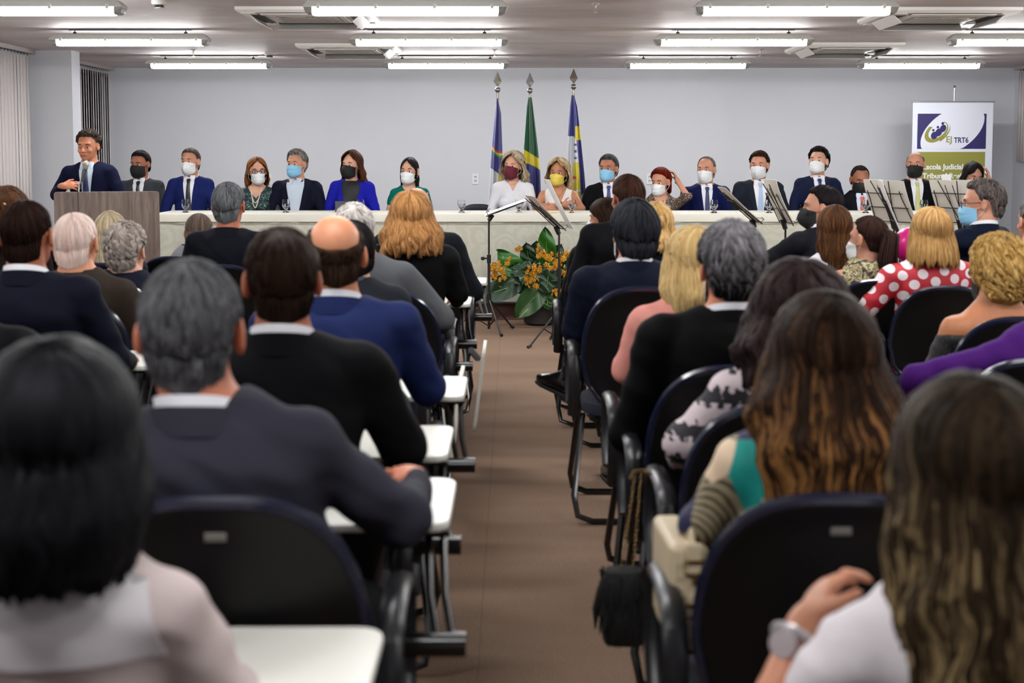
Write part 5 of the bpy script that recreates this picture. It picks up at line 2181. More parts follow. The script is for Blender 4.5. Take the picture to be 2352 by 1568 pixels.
        # ---- front dressing
        if face and tk == 'suit':
            zt = neck.z + .004
            zb_ = neck.z - (.42 if not (extra or {}).get('open') else .46)
            nrow = 16
            vw = (extra or {}).get('vw', .062)
            def wv_(z):
                q = (zt - z) / (zt - zb_)
                return max(.004, vw * (1 - q) ** .8 * (.80 + .20 * min(1, q / .12)) + (.028 if (extra or {}).get('open') else .0) * (1 - q))
            fdir = Rt @ V3(0, 1, 0)
            rows = [(zt - (zt - zb_) * i / nrow, -wv_(zt - (zt - zb_) * i / nrow) + neck.x * (1 - i / nrow) , wv_(zt - (zt - zb_) * i / nrow) + neck.x * (1 - i / nrow)) for i in range(nrow + 1)]
            SHM = mat((extra or {}).get('inner', shirt or (230, 230, 230)), .65, bump=.05, bs=300)
            P = drape(bvh, rows, .004, nx=6)
            if len(P) > 2:
                MB().grid(P, thick=.003, tdir=(0, -1, 0)).build('shirt_front', SHM, gm, smooth=True)
            for s in (-1, 1):
                lw0 = .050
                r2 = []
                for i, (z, xa, xb) in enumerate(rows):
                    q = i / nrow
                    x_in = (xb if s > 0 else xa)
                    wd2 = np.interp(q, [0, .06, .12, .38, .42, 1], [.010, .028, .04, .060, .048, .006])
                    r2.append((z, x_in, x_in + s * wd2))
                P = drape(bvh, r2, .0085, nx=4)
                if len(P) > 2:
                    MB().grid(P, thick=.006, tdir=(0, -1, 0)).build('lapel', gmat, gm, smooth=True)
            if tie is not None:
                TM = mat(tie, .42, sheen=.3, bump=.08, bs=200)
                cx_ = neck.x
                r3 = [(zt - .012, -.013 + cx_, .013 + cx_), (zt - .030, -.021 + cx_, .021 + cx_), (zt - .048, -.013 + cx_, .013 + cx_), (zt - .055, -.014 + cx_ * .9, .014 + cx_ * .9)]
                for i in range(1, 10):
                    q = i / 9
                    r3.append((zt - .055 - .36 * q, -(.015 + .020 * q) + cx_ * (.9 - .6 * q), (.015 + .020 * q) + cx_ * (.9 - .6 * q)))
                P = drape(bvh, r3, .013, nx=4)
                for i, row in enumerate(P):
                    for j, q in enumerate(row):
                        q.y += .004 * (1 - abs(j - 2) / 2) + (.007 if i < 3 else 0)
                if len(P) > 2:
                    MB().grid(P, thick=.006, tdir=(0, -1, 0)).build('tie', TM, root, smooth=True)
            if shirt is not None:
                for s in (-1, 1):      # collar points
                    rr = [(zt + .020, s * .004 + neck.x, s * .050 + neck.x), (zt + .004, s * .013 + neck.x, s * .056 + neck.x), (zt - .018, s * .025 + neck.x, s * .056 + neck.x), (zt - .042, s * .041 + neck.x, s * .046 + neck.x)]
                    P = drape(bvh, rr, .012, nx=3)
                    if len(P) > 2:
                        MB().grid(P, thick=.004, tdir=(0, -1, 0)).build('collar_point', SHM, gm, smooth=True)
        if face and tk != 'suit' and neck_c:
            zt = neck.z + .022
            depth = neck_c[0]; wtop = neck_c[1]; shp = neck_c[2] if len(neck_c) > 2 else 1.0
            rows = []
            for i in range(25):
                q = i / 24
                w_ = wtop * (1 - q ** shp) + .002
                rows.append((zt - depth * q, neck.x - w_, neck.x + w_))
            P = drape(bvh, rows, .004, nx=14)
            if len(P) > 2:
                MB().grid(P, thick=.003, tdir=(0, -1, 0)).build('neckline', SKN, root, smooth=True)
    # ------------------------------------------------ trousers and shoes
    if not standing:
        f = Field(axis(-.3, .3, .02), axis(-.2, .85, .02), axis(.0, hipz + .12, .02))
        f.ell((0, -.01, hipz), (.175 * b_, .14 * b_, .12), None, k=0)
        lg = legs or {}
        AK = {}
        for s in (-1, 1):
            kn = Vector(lg.get(('k', s), (s * .13, .44, .50)))
            an = Vector(lg.get(('a', s), (s * .12, .46, .11)))
            AK[s] = (kn, an)
            f.cap((s * .09, .02, hipz - .0), kn, .088 * b_, .064 * b_, k=.03)
            f.cap(kn, an, .060 * b_, .046 * b_, k=.02)
        V, Q = f.extract()
        mkobj('trousers' if not fem else 'skirt', mesh('trousers', vsmooth(V, Q, 1, .3), Q, suit_mat(pants), True), root)
        for s in (-1, 1):
            kn, an = AK[s]
            fd = Vector(lg.get(('f', s), (s * .1, 1, -.02))).normalized()
            shoe(root, an, fd, None, s, sock=(Vector(lg[('s', s)]) if ('s', s) in lg else None))
    else:
        f = Field(axis(-.3, .3, .02), axis(-.2, .25, .02), axis(.0, hipz + .12, .02))
        f.ell((0, 0, hipz - .04), (.165 * b_, .125 * b_, .13), None, k=0)
        for s in (-1, 1):
            f.cap((s * .085, 0, hipz - .06), (s * .10, .01, .5), .088, .066, k=.03)
            f.cap((s * .10, .01, .5), (s * .11, -.01, .09), .062, .05, k=.02)
        V, Q = f.extract()
        mkobj('trousers', mesh('trousers', V, Q, suit_mat(pants), True), root)
        for s in (-1, 1):
            shoe(root, V3(s * .11, -.01, .1), V3(s * .12, 1, 0).normalized(), None, s)
    # ------------------------------------------------ face
    if face or eyes:
        for s in (-1, 1):
            e = MB()
            c = V3(s * .031, .0700, -.005)
            e.lathe([(.0005, .0125), (.006, .011), (.0105, .0065), (.0125, 0), (.0105, -.0065), (.006, -.011), (.0005, -.0125)], 14)
            e.v = [tuple(Hm @ (c + V3(*v))) for v in e.v]
            eo = e.build('eye', EYEW, root, smooth=True)
            ix = (extra or {}).get('gaze', 0.0)
            i_ = MB()
            c2_ = c + V3(ix * .006, .0105, -.0015)
            i_.lathe([(.0005, .0024), (.005, .0017), (.0070, .0)], 12)
            R90 = Matrix.Rotation(-math.pi / 2, 3, 'X')
            i_.v = [tuple(Hm @ (c2_ + R90 @ V3(*v))) for v in i_.v]
            i_.build('iris', IRIS, eo, smooth=True)
            up = MB()
            pts = []
            for q in np.linspace(-1, 1, 7):
                pts.append(H(s * .031 + q * .0155, .0815 - abs(q + s * .4) * .004 - .002 * q * s, .0018 - .0035 * q * q))
            up.tube(pts, [.001, .0028, .0034, .0036, .0034, .0028, .001], 6)
            up.build('eyelid', SKN, root, smooth=True)
            br = MB()
            pts = []
            for q in np.linspace(-1, 1, 7):
                pts.append(H(s * .033 + s * q * .0185, .0905 - .010 * max(0, q) ** 2 - .001, .0185 + .0035 * (1 - (q - .3) ** 2)))
            br.tube(pts, [.0014, .003, .0034, .0032, .0028, .0022, .001], 6, sec=(1.1, .5))
            hb = hcol[0] if hcol else (40, 30, 26)
            br.build('eyebrow', mat((extra or {}).get('brow', hb), .8), root, smooth=True)
        if mask is None:
            lp = MB()
            pts = [H(x, .0985 - 7 * x * x, -.0665 + 2 * x * x) for x in np.linspace(-.024, .024, 9)]
            lp.tube(pts, [.001, .003, .0042, .0046, .0044, .0046, .0042, .003, .001], 6, sec=(1, .8))
            lp.build('lips', LIPM, root, smooth=True)
    if mask is not None:
        MM = mat(mask, .75, bump=.05, bs=220)
        P = []
        nv, nu = 14, 18
        kn = mask_kind
        for i in range(nv + 1):
            v = i / nv
            if kn == 'kn':
                yc = np.interp(v, [0, .25, .5, .75, 1], [.100, .128, .137, .122, .080])
                zc = np.interp(v, [0, 1], [-.008, -.128])
                sz = np.interp(v, [0, .5, 1], [-.026, -.058, -.098])
            elif kn == 'surg':
                yc = np.interp(v, [0, .25, .5, .8, 1], [.101, .120, .121, .115, .085])
                zc = np.interp(v, [0, 1], [-.010, -.126])
                sz = np.interp(v, [0, .5, 1], [-.030, -.060, -.092])
            else:
                yc = np.interp(v, [0, .25, .5, .8, 1], [.102, .127, .128, .112, .078])
                zc = np.interp(v, [0, 1], [-.004, -.130])
                sz = np.interp(v, [0, .5, 1], [-.022, -.058, -.105])
            row = []
            for j in range(nu + 1):
                u = -1 + 2 * j / nu
                a = u * math.radians(72)
                hw_ = .0665 * jw if kn != 'kn' else .066 * jw
                x = hw_ * math.sin(a) / math.sin(math.radians(72))
                fl = abs(u) ** (2.4 if kn != 'kn' else 1.35)
                y = yc + (.030 - yc) * fl
                z = zc + (sz - zc) * abs(u) ** 1.6
                if kn == 'surg' and 1 < i < nv - 1: y += .0016 * (1 - abs(u) ** 4) * (1 if i % 4 < 2 else -1)
                pt = H(x, y, z)
                cc = H(0, -.01, z * .9)
                dd = pt - cc
                L_ = dd.length
                hit = bvb.ray_cast(cc + dd.normalized() * .30, -dd.normalized())
                if hit[0] is not None:
                    hl = (hit[0] - cc).length + .0045
                    if hl > L_ and hl < L_ + .03: pt = cc + dd.normalized() * hl
                row.append(pt)
            P.append(row)
        mo = MB().grid(P, thick=.003, tdir=Hr @ V3(0, -1, 0)).build('face_mask', MM, root, smooth=True)
        st_ = MB()
        for s in (-1, 1):
            for z_ in (-.030, -.090):
                st_.tube([H(s * .062 * jw, .034, z_), H(s * .075, .012, z_ * .7 - .006), H(s * .086, -.014, -.004 if z_ > -.05 else -.034)], .0014 * S, 5)
        st_.build('ear_loops', mat(mask if mask[0] < 60 else (222, 222, 222), .7), mo, smooth=True)
    if glasses:
        gmt = mat((22, 20, 26), .3)
        gb = MB()
        for s in (-1, 1):
            pts = [H(s * .033 + .0225 * math.cos(q), .108 - abs(.033 + .0225 * math.cos(q) * s) * .12, -.004 + .017 * math.sin(q)) for q in np.linspace(0, 2 * math.pi, 17)[:-1]]
            gb.tube(pts, .0018 * (1.6 if glasses == 2 else 1), 6, closed=True)
            gb.tube([H(s * .056, .101, .002), H(s * .074, .06, .002), H(s * .083, -.01, .002)], .0018, 6)
        gb.tube([H(-.011, .108, .0), H(0, .110, .003), H(.011, .108, .0)], .0016, 6)
        go = gb.build('glasses', gmt, root, smooth=True)
    # ------------------------------------------------ hair
    if hair is not None:
        hm = hair_mat(*hcol)
        build_hair('hair', hair, Hm, hm, root, PN * 7 + 1, lod=1 if (lod >= 1) else 0)
    return root, dict(Hm=Hm, H=H, neck=neck, sh=sh, A=A, gm=gm, hc=hc, org=org, hip=hip, bvh=bvh if gm else None, SKN=SKN, gmat=gmat if gm else None)


SHOEM = mat((14, 13, 13), .18, spec=.6)
SOLE = mat((10, 10, 10), .7)


def shoe(root, an, fd, up, s, sock=None):
    fd = fd.normalized()
    side = fd.cross(V3(0, 0, 1))
    if side.length < .1: side = V3(1, 0, 0)
    side.normalize()
    upv = side.cross(fd).normalized()
    R = Matrix((side, fd, upv)).transposed().to_4x4()
    M = Matrix.Translation(an) @ R
    b = MB()
    stn = [(-.065, .020, .0, -.095), (-.055, .033, .02, -.098), (-.02, .037, .03, -.098), (.03, .036, .012, -.098), (.09, .042, -.022, -.098), (.15, .043, -.045, -.098), (.195, .034, -.058, -.097), (.215, .018, -.068, -.094)]
    V = []
    n = 12
    for (y, w, zt, zb) in stn:
        cz_ = (zt + zb) / 2
        hz = (zt - zb) / 2
        for j in range(n):
            a = 2 * math.pi * j / n
            x = w * math.copysign(abs(math.cos(a)) ** .7, math.cos(a))
            z = cz_ + hz * math.copysign(abs(math.sin(a)) ** .7, math.sin(a))
            V.append(M @ Vector((x, y, z)))
    Fc = []
    for i in range(len(stn) - 1):
        for j in range(n):
            Fc.append((i * n + j, i * n + (j + 1) % n, (i + 1) * n + (j + 1) % n, (i + 1) * n + j))
    Fc += [tuple(range(n)), tuple((len(stn) - 1) * n + j for j in range(n))]
    b.add(V, Fc)
    o = b.build('shoe', SHOEM, root, smooth=True)
    q = MB()
    pts = [(.036, -.06), (.042, .08), (.044, .15), (.03, .205), (0, .222), (-.03, .205), (-.044, .15), (-.042, .08), (-.036, -.06), (0, -.072)]
    q.prism(pts, -.108, -.095, M=M)
    q.prism([(.034, -.062), (.036, .0), (-.036, .0), (-.034, -.062)], -.125, -.107, M=M)
    q.build('sole', SOLE, o)
    if sock:
        MB().tube([an + (sock - an).normalized() * .16, an, M @ Vector((0, .0, -.03))], [.044, .040, .038], 12).build('sock', mat((26, 28, 34), .9, bump=.3, bs=300), root, smooth=True)

# ================================================================ who sits where
BLACKH = ((7, 6, 7), (34, 30, 32))
DBROWN = ((12, 8, 7), (54, 38, 30))
BROWN = ((30, 18, 12), (104, 70, 48))
GREYD = ((20, 20, 22), (122, 120, 122))
GREYL = ((90, 86, 82), (206, 200, 196))
WHITEH = ((140, 132, 126), (232, 226, 220))
SALT = ((36, 32, 32), (128, 120, 114))
BLOND = ((120, 86, 44), (188, 150, 94), (232, 206, 156))
SK1, SK2, SK3, SK4 = (192, 138, 112), (170, 114, 88), (158, 102, 78), (206, 156, 132)
KP = dict(hs=1.08, group='people behind the long table', z0=DZ, yaw=180, face=True)
WM, BM, LB = (224, 226, 228), (10, 10, 12), (132, 190, 222)
SW_ = (226, 228, 234)
PY = 13.75

# speaker
ang = person(201, 301, 11.62, 'standing man in dark navy suit speaking at the lectern, hand on his chest', yaw=180, face=True, look=-6, nod=6, hair=style('curly_top', thick=.013),
             hcol=((26, 22, 20), (92, 82, 74)), top_c=(17, 20, 46), shirt=(196, 214, 226), tie=(16, 26, 84), standing=True, skin=(196, 130, 98), hs=1.03, hands=(False, True), group='people behind the long table',
             lean=(0, .06), arms={1: (V3(.28, .02, 1.17), V3(.17, .20, 1.245), V3(-.95, .15, .12), V3(0, -.75, -.5)), -1: (V3(-.27, .03, 1.12), V3(-.20, .27, 1.03), V3(.2, 1, -.1), V3(0, 0, -1))}, extra=dict(vw=.066))
_e, _w = ang[1]['A'][1][:2]
_d = (_w - _e).normalized()
MB().tube([_w - _d * .055, _w - _d * .012], [.038, .034], 16).build('shirt_cuff', mat((214, 220, 228), .6), ang[0], smooth=True)
MB().tube([_w - _d * .010, _w + _d * .006], [.031, .030], 16).build('wristwatch', mat((150, 150, 155), .25, metal=.9), ang[0], smooth=True)

person(321, 346, PY + .1, 'man in grey suit and black mask beside the lectern', look=-18, nod=6, hair=style('neat', thick=.014, asym=.0), hcol=BLACKH, top_c=(58, 60, 66), shirt=SW_, tie=(10, 10, 14), mask=BM, mask_kind='cloth', skin=SK3, **KP)
person(436, 340, PY, 'man in bright blue suit with black tie and white mask', look=-14, hair=style('short'), hcol=((36, 28, 26), (108, 92, 84)), top_c=(24, 34, 88), shirt=SW_, tie=(12, 12, 14), mask=WM, skin=SK1, **KP)
r, d = person(590, 363, PY, 'woman with auburn hair, dark glasses, white mask and pearl necklaces', sex='f', look=18, roll=3,  hair=style('long', ze=[-.15] * 2 + [-.15] + [-.13] * 4, wave=.010, thick=.02, hang_w=[1, 1.2, 1.1]), hcol=((70, 36, 18), (168, 106, 58)),
         top_kind='dress_long', mat_over=print_mat([(.0, (14, 30, 34)), (.5, (14, 34, 38)), (.54, (104, 150, 140)), (.57, (14, 34, 38)), (1, (12, 26, 30))], 16, 1, 1.5, key='leafy'), mask=WM, mask_kind='surg', glasses=2, skin=SK4, neck_c=(.12, .085, 1.6), collar_gap=False, **KP)
def necklace(r, d, drop, w, n, rad, m, nm='necklace', off=.010):
    bv = d['bvh']
    nk = d['neck']
    b = MB()
    for i in range(n):
        u = -1 + 2 * i / (n - 1)
        x = nk.x + w * u
        z = nk.z - drop * (1 - abs(u) ** 1.8) + .005
        h = bv.ray_cast(Vector((x, .6, z)), Vector((0, -1, 0)))
        y = (h[0].y if h[0] else .05) + off
        b.lathe([(.0005, -rad), (rad * .8, -rad * .6), (rad, 0), (rad * .8, rad * .6), (.0005, rad)], 7, (x, y, z))
    o = b.build(nm, m, r, smooth=True)
    tag(o, kind='stuff')
PRL = mat((226, 218, 200), .25)
necklace(r, d, .15, .060, 44, .005, PRL)
necklace(r, d, .20, .050, 50, .005, PRL)
r, d = person(680, 346, PY, 'grey haired man in navy blazer and open shirt with light blue mask', look=-20, hair=style('curly_top', thick=.012), hcol=((70, 66, 66), (160, 154, 150)), top_c=(18, 20, 36), shirt=(188, 200, 214), mask=LB, mask_kind='surg', skin=SK1, build=1.08,
         extra=dict(open=1, vw=.07), **KP)
r, d = person(807, 348, PY, 'woman in royal blue blazer with long brown hair and black mask', sex='f', look=-24, roll=-3, hair=style('long', ze=[-.20] * 3 + [-.16] * 4, wave=.012, thick=.024, asym=-.012, hang_w=[1, 1.15, 1.25]), hcol=((34, 16, 10), (92, 54, 34)),
         top_c=(26, 28, 150), top_kind='suit', mask=BM, mask_kind='cloth', skin=SK4, build=1.1, extra=dict(open=1, vw=.075, inner=(10, 10, 12)), **KP)
r, d = person(940, 362, PY, 'woman in teal green dress with black hair and white mask', sex='f', look=-16, roll=-2, hair=style('long', thick=.012, locks=260, freq=14, wave=.004, ze=[-.16] * 3 + [-.16] * 4, hang_w=[.92, .95, .95], hang_y=-.015), hcol=BLACKH, top_kind='cap', top_c=(0, 98, 86),
         mask=WM, mask_kind='surg', skin=SK4, neck_c=(.09, .07, 1.4), **KP)
r, d = person(1178, 350, PY, 'blonde woman in white long sleeved blouse with maroon mask', sex='f', look=-22, roll=-4, hair=style('long', wave=.016, thick=.026, ze=[-.17] * 3 + [-.15] * 4, asym=-.012, curl=.6, hang_w=[1.05, 1.25, 1.15]), hcol=((92, 78, 60), (168, 152, 126), (220, 208, 184)), top_kind='blouse',
         top_c=(214, 214, 220), mask=(92, 14, 34), mask_kind='cloth', skin=SK4, neck_c=(.11, .05, 1.2), **KP)
b = MB()
for k in range(4):
    h = d['bvh'].ray_cast(Vector((d['neck'].x * .8, .6, d['neck'].z - .13 - .06 * k)), Vector((0, -1, 0)))
    if h[0]: MB().tube([h[0], h[0] + V3(0, .006, 0)], .006, 10).build('button', mat((200, 200, 205), .3), d['gm'], smooth=True)
r, d = person(1283, 366, PY - .05, 'blonde woman in white sleeveless top with yellow mask, arms crossed', sex='f', look=-18, roll=-3, hair=style('long', wave=.016, thick=.024, ze=[-.18] * 3 + [-.16] * 4, asym=-.010, curl=.6, hang_w=[1.05, 1.2, 1.1]), hcol=((96, 76, 50), (178, 152, 112), (220, 204, 170)),
         top_kind='sleeveless', top_c=(218, 216, 214), mask=(214, 190, 78), mask_kind='surg', skin=(186, 128, 98), neck_c=(.20, .085, .9), hands=(True, True),
         arms={1: (V3(.225, .10, .82), V3(-.03, .25, .85), V3(-1, .02, .12), V3(0, -1, 0)), -1: (V3(-.225, .10, .81), V3(.06, .22, .80), V3(1, .05, .25), V3(0, -1, 0))}, **KP)
GOLD = mat((212, 170, 90), .25, metal=1)
necklace(r, d, .075, .045, 22, .004, GOLD)
w_ = d['A'][1][1]
for q in (.012, .030):
    MB().tube([w_ + V3(q, .032 * math.cos(a), .032 * math.sin(a)) for a in np.linspace(0, 6.28, 15)[:-1]], .006, 6, closed=True).build('bracelet', GOLD, r, smooth=True)
person(1397, 356, PY, 'dark grey haired man in black suit with light blue mask', look=-24, hair=style('neat', thick=.020, locks=360), hcol=((22, 22, 24), (92, 90, 92)), top_c=(11, 11, 14), shirt=SW_, tie=(36, 52, 110), mask=LB, mask_kind='surg', skin=SK2, **KP)
r, d = person(1517, 387, PY - .1, 'red haired woman in brown tweed with a hand behind her head', sex='f', look=-34, nod=6, hair=style('neat', thick=.022, fade=.05, ze=[-.12, -.12, -.07, .1, .1, .1, .1], pe=[106, 104, 98, 92, 84, 72, 66], locks=300), hcol=((44, 8, 6), (130, 34, 18)),
         top_kind='blouse', collar_gap=False, mat_over=print_mat([(.38, (38, 28, 26)), (.52, (66, 50, 44)), (.6, (168, 144, 122))], 110, 2, key='tweed'), mask=WM, mask_kind='surg', skin=SK1, neck_c=(.16, .07, 1.0), hands=(True, False),
         arms={-1: (V3(-.255, .10, .93), V3(-.165, .0, 1.08), V3(.35, -.25, .9), V3(.9, 0, -.2))}, **KP)
necklace(r, d, .13, .05, 26, .003, GOLD)
w_ = d['A'][-1][1]
MB().tube([w_ + V3(-.01 + .030 * math.cos(a), .030 * math.sin(a), -.02) for a in np.linspace(0, 6.28, 15)[:-1]], .006, 6, closed=True).build('bracelet', GOLD, r, smooth=True)
person(1622, 359, PY, 'man in deep navy suit and blue tie with white mask, thinning grey hair', look=-26, hair=style('short', pe=[106, 104, 93, 101, 74, 46, 42], thick=.008), hcol=((50, 48, 48), (140, 134, 130)), top_c=(16, 22, 66), shirt=SW_, tie=(20, 34, 84), mask=WM, skin=SK1, build=1.05, **KP)
person(1744, 349, PY, 'man in dark grey suit with pale blue tie and white mask', look=-22, hair=style('curly_top', thick=.016, curl=.5), hcol=((18, 11, 9), (62, 42, 34)), top_c=(30, 34, 44), shirt=(230, 228, 232), tie=(158, 182, 214), mask=WM, skin=SK1, build=1.08, extra=dict(vw=.075), **KP)
person(1880, 340, PY, 'bearded black haired man in navy suit looking up with white mask', look=-28, nod=-8, hair=style('curly_top', thick=.022, curl=.6), hcol=BLACKH, top_c=(22, 28, 54), shirt=SW_, tie=(28, 46, 110), mask=WM, mask_kind='surg', skin=SK4, **KP)
person(1976, 380, PY - .15, 'man in dark suit with orange tie and black mask looking down', look=4, nod=18, hair=style('neat', thick=.007, pe=[106, 104, 93, 101, 76, 52, 54]), hcol=((14, 12, 12), (52, 46, 44)), top_c=(17, 18, 24), shirt=(206, 212, 232), tie=(196, 84, 36), mask=BM, mask_kind='cloth', skin=SK3, **KP)
person(2103, 347, PY, 'balding man in black suit with pale yellow tie and black mask', look=-24, hair=style('bald', amp=.0005, p0=[70, 70, 60, 60, 66, 74, 70]), hcol=((54, 46, 44), (112, 102, 98)), top_c=(13, 14, 18), shirt=SW_, tie=(190, 192, 130), mask=BM, skin=SK1, build=1.05, extra=dict(vw=.07), **KP)
r, d = person(2236, 373, PY + .1, 'dark haired woman at the far right of the table, hand in her hair', sex='f', look=8, nod=16, hair=style('long', thick=.014, wave=.006, ze=[-.16] * 7), hcol=BLACKH, top_kind='blouse', top_c=(26, 28, 34), mask=WM, mask_kind='surg', skin=SK1, hands=(True, False),
         arms={-1: (V3(-.24, .13, .94), V3(-.13, .06, 1.09), V3(.05, -.15, 1), V3(.9, -.2, 0))}, **KP)

# chairs behind the table
for i, (px, who) in enumerate(((321, 'of the grey suited man by the lectern'), (436, 'of the man in bright blue suit'), (590, 'of the woman with pearls'), (680, 'of the man with open shirt'), (807, 'of the woman in royal blue'), (940, 'of the woman in teal'),
                               (1097, 'standing empty left of the woman in white blouse'), (1178, 'of the woman with maroon mask'), (1283, 'of the woman with yellow mask'), (1397, 'of the man in black suit and light blue mask'), (1517, 'of the red haired woman'), (1622, 'of the man in deep navy'),
                               (1744, 'of the man with pale blue tie'), (1880, 'of the bearded man'), (1976, 'of the man with orange tie'), (2103, 'of the man with pale yellow tie'), (2236, 'of the woman before the banner'))):
    o = chair(at(px, 400, PY).x, PY + .05, math.pi, 'dark blue chair behind the table, ' + who, None, False, group='dark chairs behind the long table', z=DZ)
    o.scale = (.95, .95, .92)

# ---------------------------------------------------------------- audience
AUD = []


def aud(px, top, D, label, chairX=None, tablet=None, sticker=False, chl=None, dy=0, cs=1.0, **k):
    k.setdefault('pants', (14, 14, 18))
    r, d = person(px, top, D, label, **k)
    if chl:
        cxx = d['org'].x if chairX is None else chairX
        co_ = chair(cxx, d['org'].y - .02 + dy, 0, chl, tablet, sticker)
        co_.scale = (1, 1, cs)
    AUD.append((r, d))
    return r, d


# left block, nearest first
def armr(ex, ey, ez, wx, wy, wz, dx, dy, dz, nx=0, ny=0, nz=-1): return (V3(ex, ey, ez), V3(wx, wy, wz), V3(dx, dy, dz), V3(nx, ny, nz))


aud(128, 772, 1.9, 'woman with black bob in sheer white blouse at the lower left corner', sex='f', hair=style('long', thick=.034, locks=600, lw=.008, wave=.005, jag=.4, ze=[-.20] * 3 + [-.19] * 4, hang_w=[1.12, 1.28, 1.10], freq=9, thm=120), hcol=((3, 3, 4), (14, 14, 16)),
    top_kind='blouse', top_c=(192, 178, 176), lod=2, look=6, build=1.04, ndrop=.03, chl='black chair under the black haired woman at the lower left corner', chairX=-.57, dy=-.33, tablet='up', hoff=.024, wrinkle=.006, collar_gap=False,
    arms={1: armr(.215, .02, .72, .20, .26, .66, -.2, 1, -.1)})
_p = drape(AUD[-1][1]['bvh'], [(AUD[-1][1]['neck'].z - .002 - .014 * i, AUD[-1][1]['neck'].x - .13 - .004 * i, AUD[-1][1]['neck'].x + .13 + .004 * i) for i in range(9)], .004, dirv=(0, -1, 0), nx=14)
MB().grid(_p, thick=.002, tdir=(0, 1, 0)).build('yoke', mat((206, 202, 206), .7), AUD[-1][1]['gm'], smooth=True)
r, d = aud(436, 600, 2.55, 'grey haired man in charcoal suit with his elbow on the white tablet', look=6, hair=style('short', thick=.012, locks=1300, lw=.0028, rise=.004, ll=(.10, .25), freq=11, amp=.003, swirl=.8, p0=[0] * 7), hcol=((14, 14, 16), (112, 112, 116)), top_c=(46, 46, 56), shirt=SW_, hs=1.10, lod=2, build=1.10,
    lean=(-.12, 0), torso_yaw=3, hands=(False, True), arms={1: armr(.255, .12, .79, .27, .37, .80, -.35, .85, .15, 0, 0, -1)}, chl='black chair of the grey haired man, silver label on its back', chairX=-.49, tablet='up', sticker=True, cs=1.03, wrinkle=.008, skin=(190, 118, 90))
aud(646, 525, 3.3, 'dark brown haired man in black suit right of the grey haired man', look=10, hair=style('short', thick=.013, locks=500, lw=.004, ll=(.12, .3)), hcol=((9, 6, 5), (44, 32, 26)), top_c=(9, 9, 12), shirt=SW_, hs=1.04, lod=2, build=1.10, lean=(-.02, 0),
    arms={1: armr(.255, .10, .78, .25, .36, .76, -.2, 1, -.1)}, chl='black chair of the dark brown haired man in black suit', tablet='up', skin=(172, 108, 84))
aud(768, 488, 4.2, 'bald crowned man in navy blue suit', look=10, nod=4, hair=style('bald_top', thick=.007, locks=500, lw=.003, p0=[80, 76, 64, 60, 66, 74, 70]), hcol=((16, 11, 9), (70, 52, 42)), top_c=(26, 36, 76), shirt=SW_, hs=1.07, lod=2, build=1.12, lean=(-.02, 0), arms={1: armr(.25, .08, .78, .25, .34, .75, -.2, 1, -.1)},
    chl='black chair of the bald crowned man in navy', tablet='up', skin=(196, 132, 98))
aud(808, 508, 5.45, 'black haired man with mask strap half hidden behind the bald crowned man', look=22, hair=style('short', thick=.013, locks=400, lw=.004), hcol=BLACKH, top_c=(34, 36, 42), shirt=(60, 66, 80), mask=WM, mask_kind='surg', chl='black chair of the half hidden black haired man', tablet='down', skin=SK4)
aud(812, 472, 6.25, 'white haired man in light grey suit', look=8, hair=style('wavy', thick=.017, curl=.4), hcol=WHITEH, top_c=(84, 86, 90), shirt=SW_, build=1.16, lean=(-.12, .0), arms={1: armr(.27, .02, .76, .26, .22, .70, -.2, 1, -.1)}, chl='black chair of the white haired man in light grey suit', tablet='down', chairX=-.55, skin=SK4)
aud(944, 440, 7.0, 'woman with long wavy red blond hair in black jacket', sex='f', look=4, hair=style('long', thick=.030, locks=1000, lw=.004, wave=.010, curl=.4, ze=[-.19] * 3 + [-.18] * 4, hang_w=[1.1, 1.55, 1.65], thm=125, drift=.2), hcol=((84, 56, 30), (150, 106, 64), (196, 154, 106)),
    top_c=(14, 14, 16), top_kind='suit', build=1.2, hoff=.015, arms={1: armr(.23, .04, .80, .22, .24, .74, -.2, 1, -.1)}, chl='black chair of the woman with red blond hair, white paper on its top', tablet='up', chairX=-.58)
aud(956, 429, 8.2, 'bald man in dark suit mostly behind the red blond woman', look=14, nod=8, hair=style('bald', locks=60), hcol=((40, 30, 26), (92, 76, 66)), top_c=(22, 24, 30), shirt=SW_, build=1.15, hs=1.05, lean=(-.05, 0), chl='black chair of the bald man in the second row', tablet='up', chairX=-.52, skin=(206, 138, 108))
aud(525, 420, 7.8, 'grey haired man in black suit before the middle of the left tables', look=-4, hair=style('short', thick=.014, locks=500, lw=.004, ll=(.1, .25), amp=.003), hcol=((34, 36, 40), (126, 128, 130)), top_c=(13, 15, 22), build=1.05, hs=1.06, chl='black chair of the grey haired man before the left tables', shirt=None, skin=(186, 112, 88), tablet='up')
aud(457, 490, 8.6, 'man in pale grey suit bending low behind the table edge', look=-10, nod=22, hair=style('cropped', thick=.006), hcol=((70, 54, 46), (132, 116, 106)), top_c=(120, 122, 126), lean=(.0, .2), chl='black chair of the man in pale grey suit', skin=SK2, chairX=-1.98, tablet='up')
aud(174, 487, 6.0, 'white haired man in dark brown jacket', look=-4, hair=style('cropped', thick=.007, locks=300), hcol=((216, 172, 152), (252, 246, 242)), top_c=(46, 38, 32), build=1.12, hs=1.12, chl='black chair of the white haired man in brown', skin=(204, 142, 112), lean=(-.04, 0), tablet='up')
